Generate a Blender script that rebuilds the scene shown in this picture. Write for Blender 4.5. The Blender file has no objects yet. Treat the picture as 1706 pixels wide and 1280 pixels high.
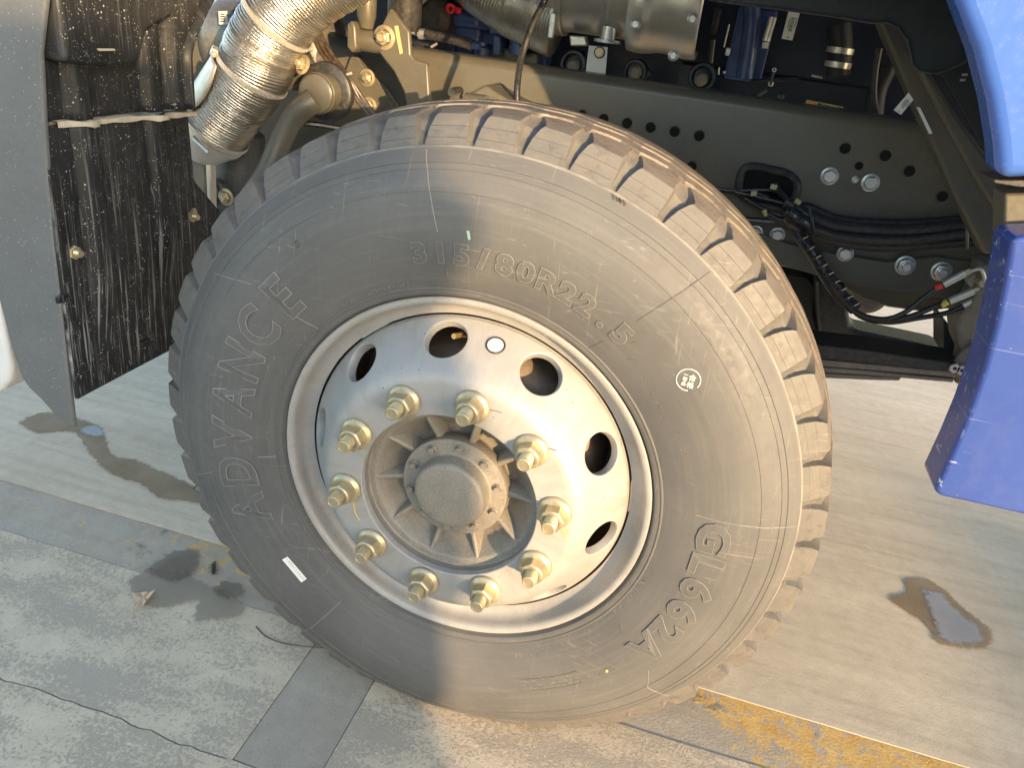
import bpy, bmesh, math, random
from mathutils import Vector, Matrix
random.seed(7)
S = bpy.context.scene
C = S.collection
PI = math.pi
def R(d): return math.radians(d)

# ------------------------------------------------------------------ camera
W, H, F = 1706.0, 1280.0, 1260.617
CP = Vector((0.275615, -0.960666, 1.182445))
_r = Vector((0.43741, 0.241766, 0.178604))
_B = Matrix(((1, 0, 0), (0, 0, -1), (0, 1, 0)))
_M = Matrix.Rotation(_r.length, 3, _r.normalized()) @ _B            # world -> camera (x right, y down, z forward)
cam = bpy.data.objects.new('camera', bpy.data.cameras.new('camera'))
C.objects.link(cam)
cam.data.sensor_width = 36.0
cam.data.lens = F / W * 36.0
cam.data.clip_start = 0.02
cam.data.clip_end = 500
_q = Matrix((_M[0], -_M[1], -_M[2])).transposed()
cam.matrix_world = Matrix.Translation(CP) @ _q.to_4x4()
S.camera = cam

# ------------------------------------------------------------------ light
AZ, EL = 40.0, 9.5        # towards the sun: AZ degrees from -Y towards +X
wd = bpy.data.worlds.new('World'); S.world = wd; wd.use_nodes = True
nt = wd.node_tree
sky = nt.nodes.new('ShaderNodeTexSky'); sky.sky_type = 'NISHITA'; sky.sun_disc = False
sky.sun_elevation = R(EL)
sky.sun_rotation = R(180 - AZ)
sky.air_density = 1.0; sky.dust_density = 1.0; sky.ozone_density = 1.0
bg = nt.nodes['Background']; bg.inputs['Strength'].default_value = 0.15
nt.links.new(sky.outputs[0], bg.inputs[0])
sl = bpy.data.lights.new('sun', 'SUN'); sun = bpy.data.objects.new('sun', sl); C.objects.link(sun)
sl.energy = 2.15; sl.angle = R(0.6); sl.color = (1.0, 0.69, 0.37)
SUN = Vector((math.sin(R(AZ)) * math.cos(R(EL)), -math.cos(R(AZ)) * math.cos(R(EL)), math.sin(R(EL))))
sun.rotation_euler = SUN.to_track_quat('Z', 'Y').to_euler()
S.view_settings.view_transform = 'Standard'; S.view_settings.look = 'None'
S.view_settings.exposure = 2.42; S.view_settings.gamma = 1.0

# ------------------------------------------------------------------ point helpers (pixel of the 1706x1280 photograph -> point on a real plane)
def _ray(u, v):
    return _M.transposed() @ Vector(((u - W / 2) / F, (v - H / 2) / F, 1.0))
def aty(u, v, Y):
    d = _ray(u, v); return CP + d * ((Y - CP.y) / d.y)
def atx(u, v, X):
    d = _ray(u, v); return CP + d * ((X - CP.x) / d.x)
def atz(u, v, Z):
    d = _ray(u, v); return CP + d * ((Z - CP.z) / d.z)

# ------------------------------------------------------------------ materials
class NT:
    def __init__(s, name):
        s.m = bpy.data.materials.new(name); s.m.use_nodes = True
        s.t = s.m.node_tree; s.b = s.t.nodes['Principled BSDF']
        s.co = s.n('ShaderNodeTexCoord').outputs['Object']
    def n(s, k, **kw):
        x = s.t.nodes.new(k)
        for a, b in kw.items(): setattr(x, a, b)
        return x
    def l(s, a, b): s.t.links.new(a, b)
    def mapped(s, scale=(1, 1, 1), rot=(0, 0, 0), loc=(0, 0, 0), src=None):
        m = s.n('ShaderNodeMapping'); s.l(src or s.co, m.inputs[0])
        m.inputs['Scale'].default_value = scale; m.inputs['Rotation'].default_value = rot; m.inputs['Location'].default_value = loc
        return m.outputs[0]
    def noise(s, scale, detail=4, rough=.55, vec=None, dist=0):
        x = s.n('ShaderNodeTexNoise'); s.l(vec or s.co, x.inputs['Vector'])
        x.inputs['Scale'].default_value = scale; x.inputs['Detail'].default_value = detail
        x.inputs['Roughness'].default_value = rough; x.inputs['Distortion'].default_value = dist
        return x.outputs[0]
    def ramp(s, f, a, b, ca=0., cb=1.):
        x = s.n('ShaderNodeMapRange'); s.l(f, x.inputs[0])
        for i, v in zip((1, 2, 3, 4), (a, b, ca, cb)): x.inputs[i].default_value = v
        return x.outputs[0]
    def math(s, op, a, b=None):
        x = s.n('ShaderNodeMath', operation=op)
        for i, v in enumerate((a, b)):
            if v is None: continue
            if isinstance(v, (int, float)): x.inputs[i].default_value = v
            else: s.l(v, x.inputs[i])
        return x.outputs[0]
    def mix(s, f, a, b):
        x = s.n('ShaderNodeMix', data_type='RGBA')
        for i, v in ((0, f), (6, a), (7, b)):
            if isinstance(v, (int, float)): x.inputs[i].default_value = v
            elif isinstance(v, tuple): x.inputs[i].default_value = (*v, 1)
            else: s.l(v, x.inputs[i])
        return x.outputs[2]
    def col(s, c):
        if isinstance(c, tuple): s.b.inputs['Base Color'].default_value = (*c, 1)
        else: s.l(c, s.b.inputs['Base Color'])
    def set(s, k, v):
        if isinstance(v, (int, float)): s.b.inputs[k].default_value = v
        else: s.l(v, s.b.inputs[k])
    def bump(s, h, strength=.3, dist=.002):
        x = s.n('ShaderNodeBump'); s.l(h, x.inputs['Height'])
        x.inputs['Strength'].default_value = strength; x.inputs['Distance'].default_value = dist
        old = s.b.inputs['Normal'].links
        if old: s.l(old[0].from_socket, x.inputs['Normal'])
        s.l(x.outputs[0], s.b.inputs['Normal'])
    def radial(s, kr, ka):
        """vector (radius*kr, angle*ka, 0) round the object's Y axis"""
        sp = s.n('ShaderNodeSeparateXYZ'); s.l(s.co, sp.inputs[0])
        x2 = s.math('MULTIPLY', sp.outputs[0], sp.outputs[0]); z2 = s.math('MULTIPLY', sp.outputs[2], sp.outputs[2])
        r = s.math('SQRT', s.math('ADD', x2, z2)); a = s.math('ARCTAN2', sp.outputs[0], sp.outputs[2])
        c = s.n('ShaderNodeCombineXYZ'); s.l(s.math('MULTIPLY', r, kr), c.inputs[0]); s.l(s.math('MULTIPLY', a, ka), c.inputs[1])
        s.l(s.math('MULTIPLY', sp.outputs[1], kr), c.inputs[2])
        return c.outputs[0], r, a

def paint(name, c, rough=.45, metal=0., var=.25, dust=.0, dustc=(.45, .40, .33), bump=.08, scale=14, coat=0., speck=0.):
    k = NT(name)
    n1 = k.noise(scale, 5, .6); n2 = k.noise(scale * 9, 3, .6)
    lo = tuple(x * (1 - var) for x in c); hi = tuple(min(1, x * (1 + var)) for x in c)
    cc = k.mix(k.ramp(n1, .3, .7), lo, hi)
    if dust > 0:
        cc = k.mix(k.math('MULTIPLY', k.ramp(n2, .38, .72), dust), cc, dustc)
    if speck > 0:
        v = k.n('ShaderNodeTexVoronoi'); k.l(k.co, v.inputs['Vector']); v.inputs['Scale'].default_value = 130
        m = k.math('MULTIPLY', k.ramp(v.outputs['Distance'], .13, .08), k.ramp(k.noise(9, 3), .42, .6))
        cc = k.mix(k.math('MULTIPLY', m, speck), cc, (.55, .53, .5))
    k.col(cc)
    k.set('Roughness', k.ramp(n2, .25, .75, max(.05, rough - .08), min(1, rough + .12)))
    k.set('Metallic', metal)
    if coat: k.set('Coat Weight', coat); k.set('Coat Roughness', .08)
    if bump: k.bump(n2, bump, .0015)
    return k.m

def rubber_mat():
    k = NT('dusty_tyre_rubber')
    rv, r, a = k.radial(1.0, .05)
    rings = k.noise(130, 3, .6, k.mapped((1, .35, 0), src=rv))
    big = k.noise(5, 5, .6)
    fine = k.noise(90, 4, .7)
    base = k.mix(k.ramp(big, .3, .7), (.071, .071, .072), (.102, .101, .099))
    base = k.mix(k.math('MULTIPLY', k.ramp(rings, .5, .75), .35), base, (.15, .14, .125))
    # scuffs: thin pale strokes in two directions
    for rot, sc, amt in (((0, .7, 0), (10, 1, 150), .5), ((0, -.5, 0), (160, 1, 9), .5), ((0, .15, 0), (14, 1, 110), .4)):
        s1 = k.noise(1.3, 5, .62, k.mapped(sc, rot), 1.2)
        m = k.math('MULTIPLY', k.ramp(s1, .635, .70), k.ramp(k.noise(7, 2), .40, .62))
        base = k.mix(k.math('MULTIPLY', m, amt), base, (.27, .25, .22))
    # shoulder gets browner dust
    base = k.mix(k.math('MULTIPLY', k.ramp(r, .47, .53), k.ramp(fine, .3, .75, .15, .55)), base, (.135, .120, .100))
    tvv, _r, _a = k.radial(1, 3.0)
    ts = k.noise(1, 5, .65, k.mapped((160, 6, 90), src=tvv), .3)
    base = k.mix(k.math('MULTIPLY', k.ramp(r, .543, .549), k.ramp(ts, .35, .62)), base, (.190, .150, .118))
    base = k.mix(k.math('MULTIPLY', k.math('MULTIPLY', k.ramp(r, .543, .549), k.ramp(ts, .56, .60)), .8), base, (.06, .055, .05))
    base = k.mix(k.math('MULTIPLY', k.math('MULTIPLY', k.ramp(r, .506, .51), k.ramp(k.noise(33, 6, .75), .5, .64)), .5), base, (.145, .126, .104))
    base = k.mix(k.math('MULTIPLY', k.math('MULTIPLY', k.ramp(r, .506, .51), k.ramp(k.noise(48, 6, .75, k.mapped(loc=(4, 3, 1))), .54, .62)), .5), base, (.06, .056, .05))
    rl = k.math('MULTIPLY', k.ramp(k.math('ABSOLUTE', k.math('SUBTRACT', r, .5063)), .0016, .0006), k.ramp(k.noise(25, 3), .3, .6, .3, 1))
    base = k.mix(k.math('MULTIPLY', rl, .7), base, (.30, .28, .24))  # pale ring painted in where the shoulder ridge catches light
    k.col(base)
    k.set('Roughness', k.ramp(fine, .3, .7, .5, .72)); k.set('Specular IOR Level', .45)
    k.bump(rings, .12, .001); k.bump(fine, .18, .0012)
    return k.m

def silver_mat():
    k = NT('silver_wheel_paint')
    rv, r, a = k.radial(1.0, .02)
    br = k.noise(420, 2, .5, rv)
    sp = k.noise(420, 2, .7); big = k.noise(7, 4)
    c = k.mix(k.ramp(big, .3, .7), (.285, .279, .27), (.335, .328, .317))
    c = k.mix(k.ramp(sp, .4, .7, 0, .25), c, (.45, .43, .40))
    v = k.n('ShaderNodeTexVoronoi'); k.l(k.co, v.inputs['Vector']); v.inputs['Scale'].default_value = 62
    c = k.mix(k.math('MULTIPLY', k.ramp(v.outputs['Distance'], .085, .05), k.ramp(k.noise(14, 2), .52, .6)), c, (.09, .08, .07))
    dv, r2, a2 = k.radial(9, 5.5)
    c = k.mix(k.math('MULTIPLY', k.ramp(k.noise(1.6, 5, .65, dv), .48, .72), .38), c, (.22, .19, .155))
    c = k.mix(k.math('MULTIPLY', k.ramp(k.noise(30, 5, .7), .55, .75), .3), c, (.25, .225, .19))
    k.col(c); k.set('Metallic', .25)
    k.set('Roughness', k.ramp(sp, .3, .7, .48, .62))
    k.bump(br, .12, .0006); k.bump(sp, .15, .0006)
    return k.m

def gold_mat():
    k = NT('yellow_zinc')
    n = k.noise(60, 3)
    oi = k.n('ShaderNodeObjectInfo').outputs['Random']
    c = k.mix(k.ramp(n, .3, .7), (.43, .345, .20), (.58, .48, .31)); c = k.mix(k.math('MULTIPLY', oi, .6), c, (.42, .37, .26))
    c = k.mix(k.math('MULTIPLY', k.ramp(k.noise(140, 4, .7), .5, .7), .45), c, (.30, .22, .13))
    k.col(c); k.set('Metallic', .7); k.set('Roughness', k.ramp(n, .3, .7, .34, .56))
    k.bump(k.noise(300, 2), .15, .0005)
    return k.m

def foil_mat(name, warm=0):
    k = NT(name)
    n = k.noise(30, 4, .6); f = k.noise(260, 3, .6)
    k.col(k.mix(k.ramp(n, .3, .7), (.34, .315, .275), (.52, .495, .45))); k.set('Metallic', .95)
    k.set('Roughness', k.ramp(f, .3, .7, .28, .5)); k.bump(f, .5, .0012); k.bump(n, .6, .006)
    return k.m

def flap_mat():
    k = NT('mud_splashed_black_plastic')
    base = k.mix(k.ramp(k.noise(8, 4), .3, .7), (.009, .010, .012), (.022, .023, .026))
    v = k.n('ShaderNodeTexVoronoi'); k.l(k.co, v.inputs['Vector']); v.inputs['Scale'].default_value = 260
    v2 = k.n('ShaderNodeTexVoronoi'); k.l(k.co, v2.inputs['Vector']); v2.inputs['Scale'].default_value = 120
    sp = k.math('MAXIMUM', k.math('MULTIPLY', k.ramp(v.outputs['Distance'], .24, .16), k.ramp(k.noise(60, 2), .5, .6)),
                k.math('MULTIPLY', k.ramp(v2.outputs['Distance'], .2, .14), k.ramp(k.noise(45, 2, vec=k.mapped(loc=(3, 1, 2))), .54, .62)))
    base = k.mix(k.math('MULTIPLY', sp, .75), base, (.42, .41, .39))
    sz = k.n('ShaderNodeSeparateXYZ'); k.l(k.co, sz.inputs[0])
    for sc, lo, hi, amt, col in (((1, 190, 6), .585, .65, .65, (.36, .355, .35)), ((1, 46, 2.6), .60, .74, .35, (.22, .22, .215)), ((1, 420, 11), .60, .67, .6, (.42, .415, .41))):
        d = k.noise(1, 4, .6, k.mapped(sc), .5)
        low = k.ramp(sz.outputs[2], .95, .55, .15, 1)
        base = k.mix(k.math('MULTIPLY', k.math('MULTIPLY', k.ramp(d, lo, hi), low), amt), base, col)
    k.col(base); k.set('Roughness', k.ramp(k.noise(40, 3), .3, .7, .36, .62)); k.set('Specular IOR Level', .3); k.bump(k.noise(160, 3), .25, .001)
    return k.m

def ground_mat(name, a, b, peel=0., peelc=(.5, .49, .46), streak=.3, yellow=None, scale=1., dark=0., bump=.35, off=0.):
    k = NT(name)
    co = k.mapped(loc=(off, off * .7, 0))
    n1 = k.noise(2.3 * scale, 6, .62, co); n2 = k.noise(28 * scale, 5, .65, co); n3 = k.noise(240, 3, .6, co)
    c = k.mix(k.ramp(n1, .32, .68), a, b)
    c = k.mix(k.ramp(n2, .35, .7, 0, .55), c, tuple(x * .78 for x in a))
    if streak:
        s1 = k.noise(1, 5, .6, k.mapped((2.2, 46, 1), (0, 0, R(14)), (off, 0, 0)), .3)
        c = k.mix(k.math('MULTIPLY', k.ramp(s1, .48, .68), streak), c, tuple(x * .66 for x in a))
        s2 = k.noise(1, 5, .6, k.mapped((1.2, 9, 1), (0, 0, R(3)), (off, 2, 0)), .2)
        c = k.mix(k.math('MULTIPLY', k.ramp(s2, .45, .65), streak * .8), c, tuple(min(1, x * 1.22) for x in b))
    if peel:
        p1 = k.noise(120 * scale, 8, .8, co, .3); p2 = k.noise(4.2, 4, .6, k.mapped((1, 2.2, 1), (0, 0, R(-20)), (off + 4, 1, 0)))
        pm = k.ramp(k.math('ADD', p1, k.math('MULTIPLY', p2, .8)), .88, .95)
        c = k.mix(k.math('MULTIPLY', pm, peel), c, peelc)
        k.bump(pm, .5, .0012)
    if dark:
        dm = k.ramp(k.noise(6.5, 5, .65, k.mapped(loc=(off + 9, 2, 0))), .60, .70)
        c = k.mix(k.math('MULTIPLY', dm, dark), c, (.05, .046, .042))
    if yellow:
        sx = k.n('ShaderNodeSeparateXYZ'); k.l(k.co, sx.inputs[0])
        yn = k.ramp(k.noise(34, 8, .78, k.mapped(loc=(1.3, 0, 0)), .5), .2, .8, -.15, 1.15); yb = k.noise(5.0, 3, .6, k.mapped(loc=(.4, .3, 0)))
        w = k.math('ADD', k.ramp(sx.outputs[0], .42, .62, .0, .25), k.ramp(sx.outputs[1], .12, .22, -.05, .09))
        w = k.math('ADD', w, k.math('MULTIPLY', k.math('SUBTRACT', yb, .5), .75))
        w = k.math('ADD', w, k.ramp(k.math('ABSOLUTE', k.math('ADD', sx.outputs[0], .48)), .22, .05, -.06, .10))
        w = k.math('ADD', w, k.ramp(sx.outputs[0], .30, .42, 0, .06))
        ym = k.ramp(k.math('ADD', yn, w), .69, .77)
        c = k.mix(k.math('MULTIPLY', ym, .8), c, k.mix(k.ramp(n2, .35, .65), (.50, .27, .045), (.62, .40, .12)))
    pit = k.ramp(n3, .58, .68)
    c = k.mix(k.math('MULTIPLY', pit, .35), c, tuple(x * .4 for x in a))
    k.col(c); k.set('Roughness', .85); k.set('Specular IOR Level', .3)
    k.bump(n2, bump * 1.4, .003); k.bump(n3, bump * 1.3, .0018)
    return k.m

def flat(name, c, rough=.5, metal=0.):
    k = NT(name); k.col(k.mix(k.noise(120, 2), tuple(x * .85 for x in c), c)); k.set('Roughness', rough); k.set('Metallic', metal); return k.m

M = dict(
    rubber=rubber_mat(), silver=silver_mat(), zinc=gold_mat(), foil=foil_mat('aluminium_foil_wrap'), flap=flap_mat(),
    chassis=paint('chassis_paint', (.089, .081, .061), .34, .0, .08, .03, bump=.03),
    hubpaint=paint('cast_hub_paint', (.180, .163, .136), .52, .1, .12, .25, bump=.35, scale=30),
    drum=paint('brake_drum_iron', (.22, .165, .115), .6, .3, .3, .2),
    grey=paint('grey_panel_plastic', (.105, .110, .115), .5, 0, .08, .06, bump=.06, speck=.6),
    lightgrey=paint('pale_cab_paint', (.62, .62, .6), .35, 0, .04, .05, bump=.02),
    black=paint('black_plastic', (.018, .018, .019), .42, 0, .3, .08, bump=.1),
    blackgloss=paint('black_cable_sheath', (.012, .012, .013), .3, 0, .3, .05, bump=.05),
    liner=paint('black_liner', (.010, .013, .015), .55, 0, .3, .02, bump=.1),
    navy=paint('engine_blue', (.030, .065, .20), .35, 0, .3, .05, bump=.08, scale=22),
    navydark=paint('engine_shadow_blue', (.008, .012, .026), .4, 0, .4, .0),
    blue=paint('blue_cab_paint', (.050, .122, .42), .2, 0, .05, .0, bump=.0, coat=.7),  # sky reflection on the upper fender is lightened into this colour
    bluescr=None,
    steel=paint('stainless_steel', (.56, .53, .48), .36, .6, .1, .1, bump=.12),
    bolt=paint('zinc_bolt', (.55, .55, .53), .38, .75, .12, .2, bump=.15),
    iron=paint('cast_iron_brown', (.16, .14, .115), .6, .2, .2, .3, bump=.5, scale=40),
    spring=paint('spring_steel', (.20, .165, .135), .5, .25, .2, .25, bump=.2),
    darkgrey=paint('dark_grey_casting', (.055, .060, .066), .5, .1, .15, .1),
    hole_shade=paint('painted_hole_shade', (.003, .003, .0035), 1, 0, .1, 0, bump=0),  # near-black colour stands for the shade inside openings
    white=flat('white_sticker', (.78, .77, .72), .5), ink=flat('black_ink', (.03, .03, .03), .6), chalk=flat('white_stamp_ink', (.72, .70, .64), .7),
    yellow=flat('yellow_mark', (.70, .55, .10), .5), orange=flat('orange_sticker', (.75, .28, .05), .5), red=flat('red_plastic', (.65, .03, .03), .4),
    purple=flat('purple_marker', (.08, .03, .12), .6), green=flat('green_chalk', (.30, .50, .36), .7), tan=flat('tan_sticker', (.60, .45, .20), .5),
    brass=flat('brass', (.72, .47, .18), .35, .9), dirt=paint('dried_mud', (.42, .37, .29), .9, 0, .2, .2, bump=.6, scale=40),
    mould2=paint('dusty_rubber_edge', (.132, .128, .12), .65, 0, .2, .2),
    mould=paint('scuffed_rubber_edge', (.175, .17, .16), .65, 0, .2, .2),
    cable=paint('brown_cable_sheath', (.035, .022, .014), .4, 0, .3, .1),
    leaf=paint('dry_leaf', (.42, .32, .22), .7, 0, .3, 0, bump=.2, scale=60),
)
def blue_scratched():
    k = NT('scratched_blue_cab_paint')
    c = k.mix(k.ramp(k.noise(6, 3), .3, .7), (.028, .058, .235), (.036, .072, .275))  # darker copy of the cab blue, the bumper's shade put into the colour
    s = k.noise(1, 4, .6, k.mapped((55, 20, 16), (0, R(30), 0)), .8)
    v = k.n('ShaderNodeTexVoronoi'); k.l(k.co, v.inputs['Vector']); v.inputs['Scale'].default_value = 75
    c = k.mix(k.ramp(s, .69, .72), c, (.4, .46, .56)); c = k.mix(k.math('MULTIPLY', k.ramp(v.outputs['Distance'], .09, .05), k.ramp(k.noise(9, 3), .58, .62)), c, (.5, .52, .58))
    sx = k.n('ShaderNodeSeparateXYZ'); k.l(k.co, sx.inputs[0])
    e = k.math('SUBTRACT', k.math('ADD', sx.outputs[0], k.math('MULTIPLY', sx.outputs[2], .1)), .706)
    chip = k.math('MULTIPLY', k.ramp(k.noise(80, 5, .7), .60, .64), k.ramp(e, .018, .002))
    chip = k.math('MAXIMUM', chip, k.math('MULTIPLY', k.ramp(k.noise(1, 4, .6, k.mapped((30, 8, 160), (0, R(-12), 0)), .6), .67, .70), k.ramp(e, .05, .01)))
    c = k.mix(k.math('MULTIPLY', chip, .8), c, (.55, .57, .60))
    c = k.mix(k.math('MULTIPLY', k.ramp(k.noise(1, 3, .5, k.mapped((3, 2, 220), (0, R(8), 0))), .66, .70), .3), c, (.3, .36, .55))
    c = k.mix(k.math('MULTIPLY', k.ramp(k.noise(25, 5, .7), .5, .75), .05), c, (.35, .35, .36))
    k.col(c); k.set('Roughness', .27); k.set('Coat Weight', .3); k.set('Coat Roughness', .1)
    return k.m
M['bluescr'] = blue_scratched()
G = dict(
    back=ground_mat('concrete_far_slab', (.46, .38, .28), (.56, .475, .36), streak=.35, bump=.2),
    band=ground_mat('concrete_dark_strip', (.31, .26, .20), (.39, .335, .265), streak=.15, yellow=1, dark=.9, off=3.1, peel=.35, peelc=(.38, .35, .31)),
    front=ground_mat('concrete_worn_slab', (.465, .385, .28), (.565, .475, .355), peel=.75, peelc=(.29, .25, .20), streak=.1, off=5.7),
    cross=ground_mat('concrete_cross_strip', (.30, .255, .20), (.36, .315, .25), streak=.05, off=8.8, dark=.4, yellow=None, bump=.5),
    low=ground_mat('concrete_near_slab', (.465, .38, .275), (.565, .47, .35), peel=.75, peelc=(.29, .25, .195), streak=.15, off=1.9),
    base=ground_mat('joint_dirt', (.12, .105, .09), (.17, .15, .13), streak=0),
    wet=None)
def wet_mat(name, c1, c2, rough, alpha=.85):
    k = NT(name)
    c = k.mix(k.ramp(k.noise(9, 5, .65), .3, .7), c1, c2); k.col(c)
    k.set('Roughness', k.ramp(k.noise(12, 3), .3, .7, rough * .7, rough * 1.3)); k.set('Specular IOR Level', .08 if rough > .2 else .5); k.bump(k.noise(60, 4), .15, .001)
    at = k.n('ShaderNodeAttribute', attribute_name='inside').outputs['Fac']
    k.set('Alpha', k.math('MULTIPLY', k.ramp(k.math('ADD', at, k.math('MULTIPLY', k.math('SUBTRACT', k.noise(55, 6, .7), .5), 1.5)), .25, .75), alpha)); return k.m
G['wet'] = wet_mat('wet_concrete', (.20, .142, .084), (.28, .21, .135), .6)
G['film'] = wet_mat('standing_water', (.25, .23, .215), (.33, .305, .285), .15, .75)

# ------------------------------------------------------------------ mesh helpers
def link(name, me, mat=None, parent=None, loc=None, smooth=True, ang=35):
    o = bpy.data.objects.new(name, me); C.objects.link(o)
    if mat: me.materials.append(mat)
    if smooth and len(me.polygons):
        me.polygons.foreach_set('use_smooth', [True] * len(me.polygons))
        me.set_sharp_from_angle(angle=R(ang))
    if loc is not None: o.location = loc
    if parent: o.parent = parent
    return o
class MB:
    def __init__(s): s.v = []; s.f = []
    def add(s, vs, fs):
        k = len(s.v); s.v += [tuple(v) for v in vs]; s.f += [tuple(i + k for i in f) for f in fs]; return s
    def build(s, name, mat=None, parent=None, bevel=0, seg=2, smooth=True, ang=35, loc=None):
        me = bpy.data.meshes.new(name); me.from_pydata(s.v, [], s.f)
        bm = bmesh.new(); bm.from_mesh(me); bmesh.ops.recalc_face_normals(bm, faces=bm.faces); bm.to_mesh(me); bm.free()
        o = link(name, me, mat, parent, loc, smooth, ang)
        if bevel:
            b = o.modifiers.new('bevel', 'BEVEL'); b.width = bevel; b.segments = seg; b.limit_method = 'ANGLE'; b.angle_limit = R(30)
            b.harden_normals = False
        return o
    def box(s, c, d, rot=None):
        c = Vector(c); h = Vector(d) / 2; m = rot or Matrix.Identity(3)
        vs = [c + m @ Vector((h.x * a, h.y * b, h.z * e)) for a in (-1, 1) for b in (-1, 1) for e in (-1, 1)]
        return s.add(vs, [(0, 1, 3, 2), (4, 6, 7, 5), (0, 4, 5, 1), (2, 3, 7, 6), (0, 2, 6, 4), (1, 5, 7, 3)])
    def prism(s, pts, off):                                          # closed polygon of 3-D points pushed by off
        n = len(pts); off = Vector(off)
        vs = [Vector(p) for p in pts] + [Vector(p) + off for p in pts]
        return s.add(vs, [tuple(range(n)), tuple(range(2 * n - 1, n - 1, -1))] + [(i, (i + 1) % n, n + (i + 1) % n, n + i) for i in range(n)])
    def lathe(s, prof, seg=48, base=(0, 0, 0), axis='Y', a0=0, a1=2 * PI, cap=False):
        full = abs(a1 - a0 - 2 * PI) < 1e-6; n = seg if full else seg + 1
        vs = []; b = Vector(base)
        for r, t in prof:
            for i in range(n):
                a = a0 + (a1 - a0) * i / seg
                x, z = r * math.sin(a), r * math.cos(a)
                vs.append(b + {'Y': Vector((x, t, z)), 'X': Vector((t, x, z)), 'Z': Vector((x, z, t))}[axis])
        fs = []
        for j in range(len(prof) - 1):
            for i in range(seg):
                k = (i + 1) % n
                fs.append((j * n + i, j * n + k, (j + 1) * n + k, (j + 1) * n + i))
        if cap:
            fs.append(tuple(range(n))); fs.append(tuple(range(len(prof) * n - 1, (len(prof) - 1) * n - 1, -1)))
        return s.add(vs, fs)
    def tube(s, path, r, seg=12, cap=True):
        P = [Vector(p) for p in path]; n = len(P)
        rr = r if callable(r) else (lambda t: r)
        up = Vector((0.13, .31, .94)).normalized(); vs = []
        for i, p in enumerate(P):
            t = (P[min(i + 1, n - 1)] - P[max(i - 1, 0)]).normalized()
            a = (up - t * up.dot(t))
            if a.length < 1e-4: a = t.orthogonal()
            a.normalize(); up = a; b = t.cross(a); q = rr(i / (n - 1))
            for j in range(seg):
                w = 2 * PI * j / seg; vs.append(p + (a * math.cos(w) + b * math.sin(w)) * q)
        fs = [(i * seg + j, i * seg + (j + 1) % seg, (i + 1) * seg + (j + 1) % seg, (i + 1) * seg + j) for i in range(n - 1) for j in range(seg)]
        if cap: fs += [tuple(range(seg)), tuple(range(n * seg - 1, (n - 1) * seg - 1, -1))]
        return s.add(vs, fs)
def spline(pts, n=12):
    P = [Vector(p) for p in pts]; P = [P[0] * 2 - P[1]] + P + [P[-1] * 2 - P[-2]]; out = []
    for i in range(1, len(P) - 2):
        for k in range(n):
            t = k / n; a, b, c, d = P[i - 1:i + 3]
            out.append(.5 * ((2 * b) + (c - a) * t + (2 * a - 5 * b + 4 * c - d) * t * t + (3 * b - a - 3 * c + d) * t ** 3))
    out.append(P[-2]); return out
def resample(P, step):
    out = [P[0].copy()]; acc = 0.
    for a, b in zip(P, P[1:]):
        L = (b - a).length; d = step - acc
        while d <= L: out.append(a.lerp(b, d / L)); d += step
        acc = (acc + L) % step
    return out
def along(o, d):                                                     # turn an object built along -Y to face direction d
    o.rotation_mode = 'QUATERNION'; o.rotation_quaternion = Vector((0, -1, 0)).rotation_difference(Vector(d).normalized())
    return o
def tag(o, label=None, cat=None, group=None, kind=None):
    for k, v in (('label', label), ('category', cat), ('group', group), ('kind', kind)):
        if v: o[k] = v
    return o
def copy(o, parent, loc, rot=None):
    c = o.copy(); C.objects.link(c); c.parent = parent; c.location = loc
    if rot is not None: c.rotation_mode = 'XYZ'; c.rotation_euler = rot
    return c

# hexagon flange bolt, built along -Y with its seat at the origin
def bolt_mesh(r=.013, h=.009, washer=1.35, stud=0., studr=.5):
    b = MB()
    b.lathe([(0, 0), (r * washer, 0), (r * washer, -.0022), (r * 1.02, -.0034)], 24)
    b.lathe([(r * .98, -.002), (r, -.003), (r, -h), (r * .86, -h - .0016), (0, -h - .0016)] if not stud else [(r, -.002), (r, -h), (r * .86, -h - .0012), (r * studr, -h - .0012)], 6)
    if stud:
        pr = []; y = -h
        while y > -h - stud: pr += [(r * studr, y), (r * studr * .88, y - .0007)]; y -= .0015
        pr += [(r * studr * .8, y - .001), (0, y - .001)]; b.lathe(pr, 16)
    return b

# ================================================================== THE GROUND
ground = tag(MB().add([(-60, -40, -.012), (60, -40, -.012), (60, 90, -.012), (-60, 90, -.012)], [(0, 1, 2, 3)]).build('ground', G['base'], smooth=False), kind='structure')
pav = tag(MB().add([(-25, -20, -.006), (25, -20, -.006), (25, 60, -.006), (-25, 60, -.006)], [(0, 1, 2, 3)]).build('pavement', G['base'], smooth=False), kind='structure')
def jag(a, b, n, amp, seed):
    rnd = random.Random(seed); a = Vector(a); b = Vector(b); d = (b - a).normalized(); nn = Vector((-d.y, d.x, 0))
    off = 0; out = []
    for i in range(n + 1):
        off = off * .6 + rnd.uniform(-amp, amp); out.append(a.lerp(b, i / n) + nn * off)
    return out
def slab(name, poly, z, mat, label=None):
    o = MB().prism([(p[0], p[1], z) for p in poly], (0, 0, -.02 - z)).build(name, mat, pav, smooth=False)
    if label: o['label'] = label
    return o
Y1, Y0, YC, XA, XB = .2515, .1035, -.212, -.2805, -.1325
e1 = jag((-25, Y1, 0), (25, Y1, 0), 900, .0006, 1)
e0 = jag((-25, Y0, 0), (25, Y0, 0), 900, .0009, 2)
slab('concrete_slab', list(e1) + [(25, 60), (-25, 60)], 0, G['back'], 'smooth pale concrete slab under and behind the wheel')
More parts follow.
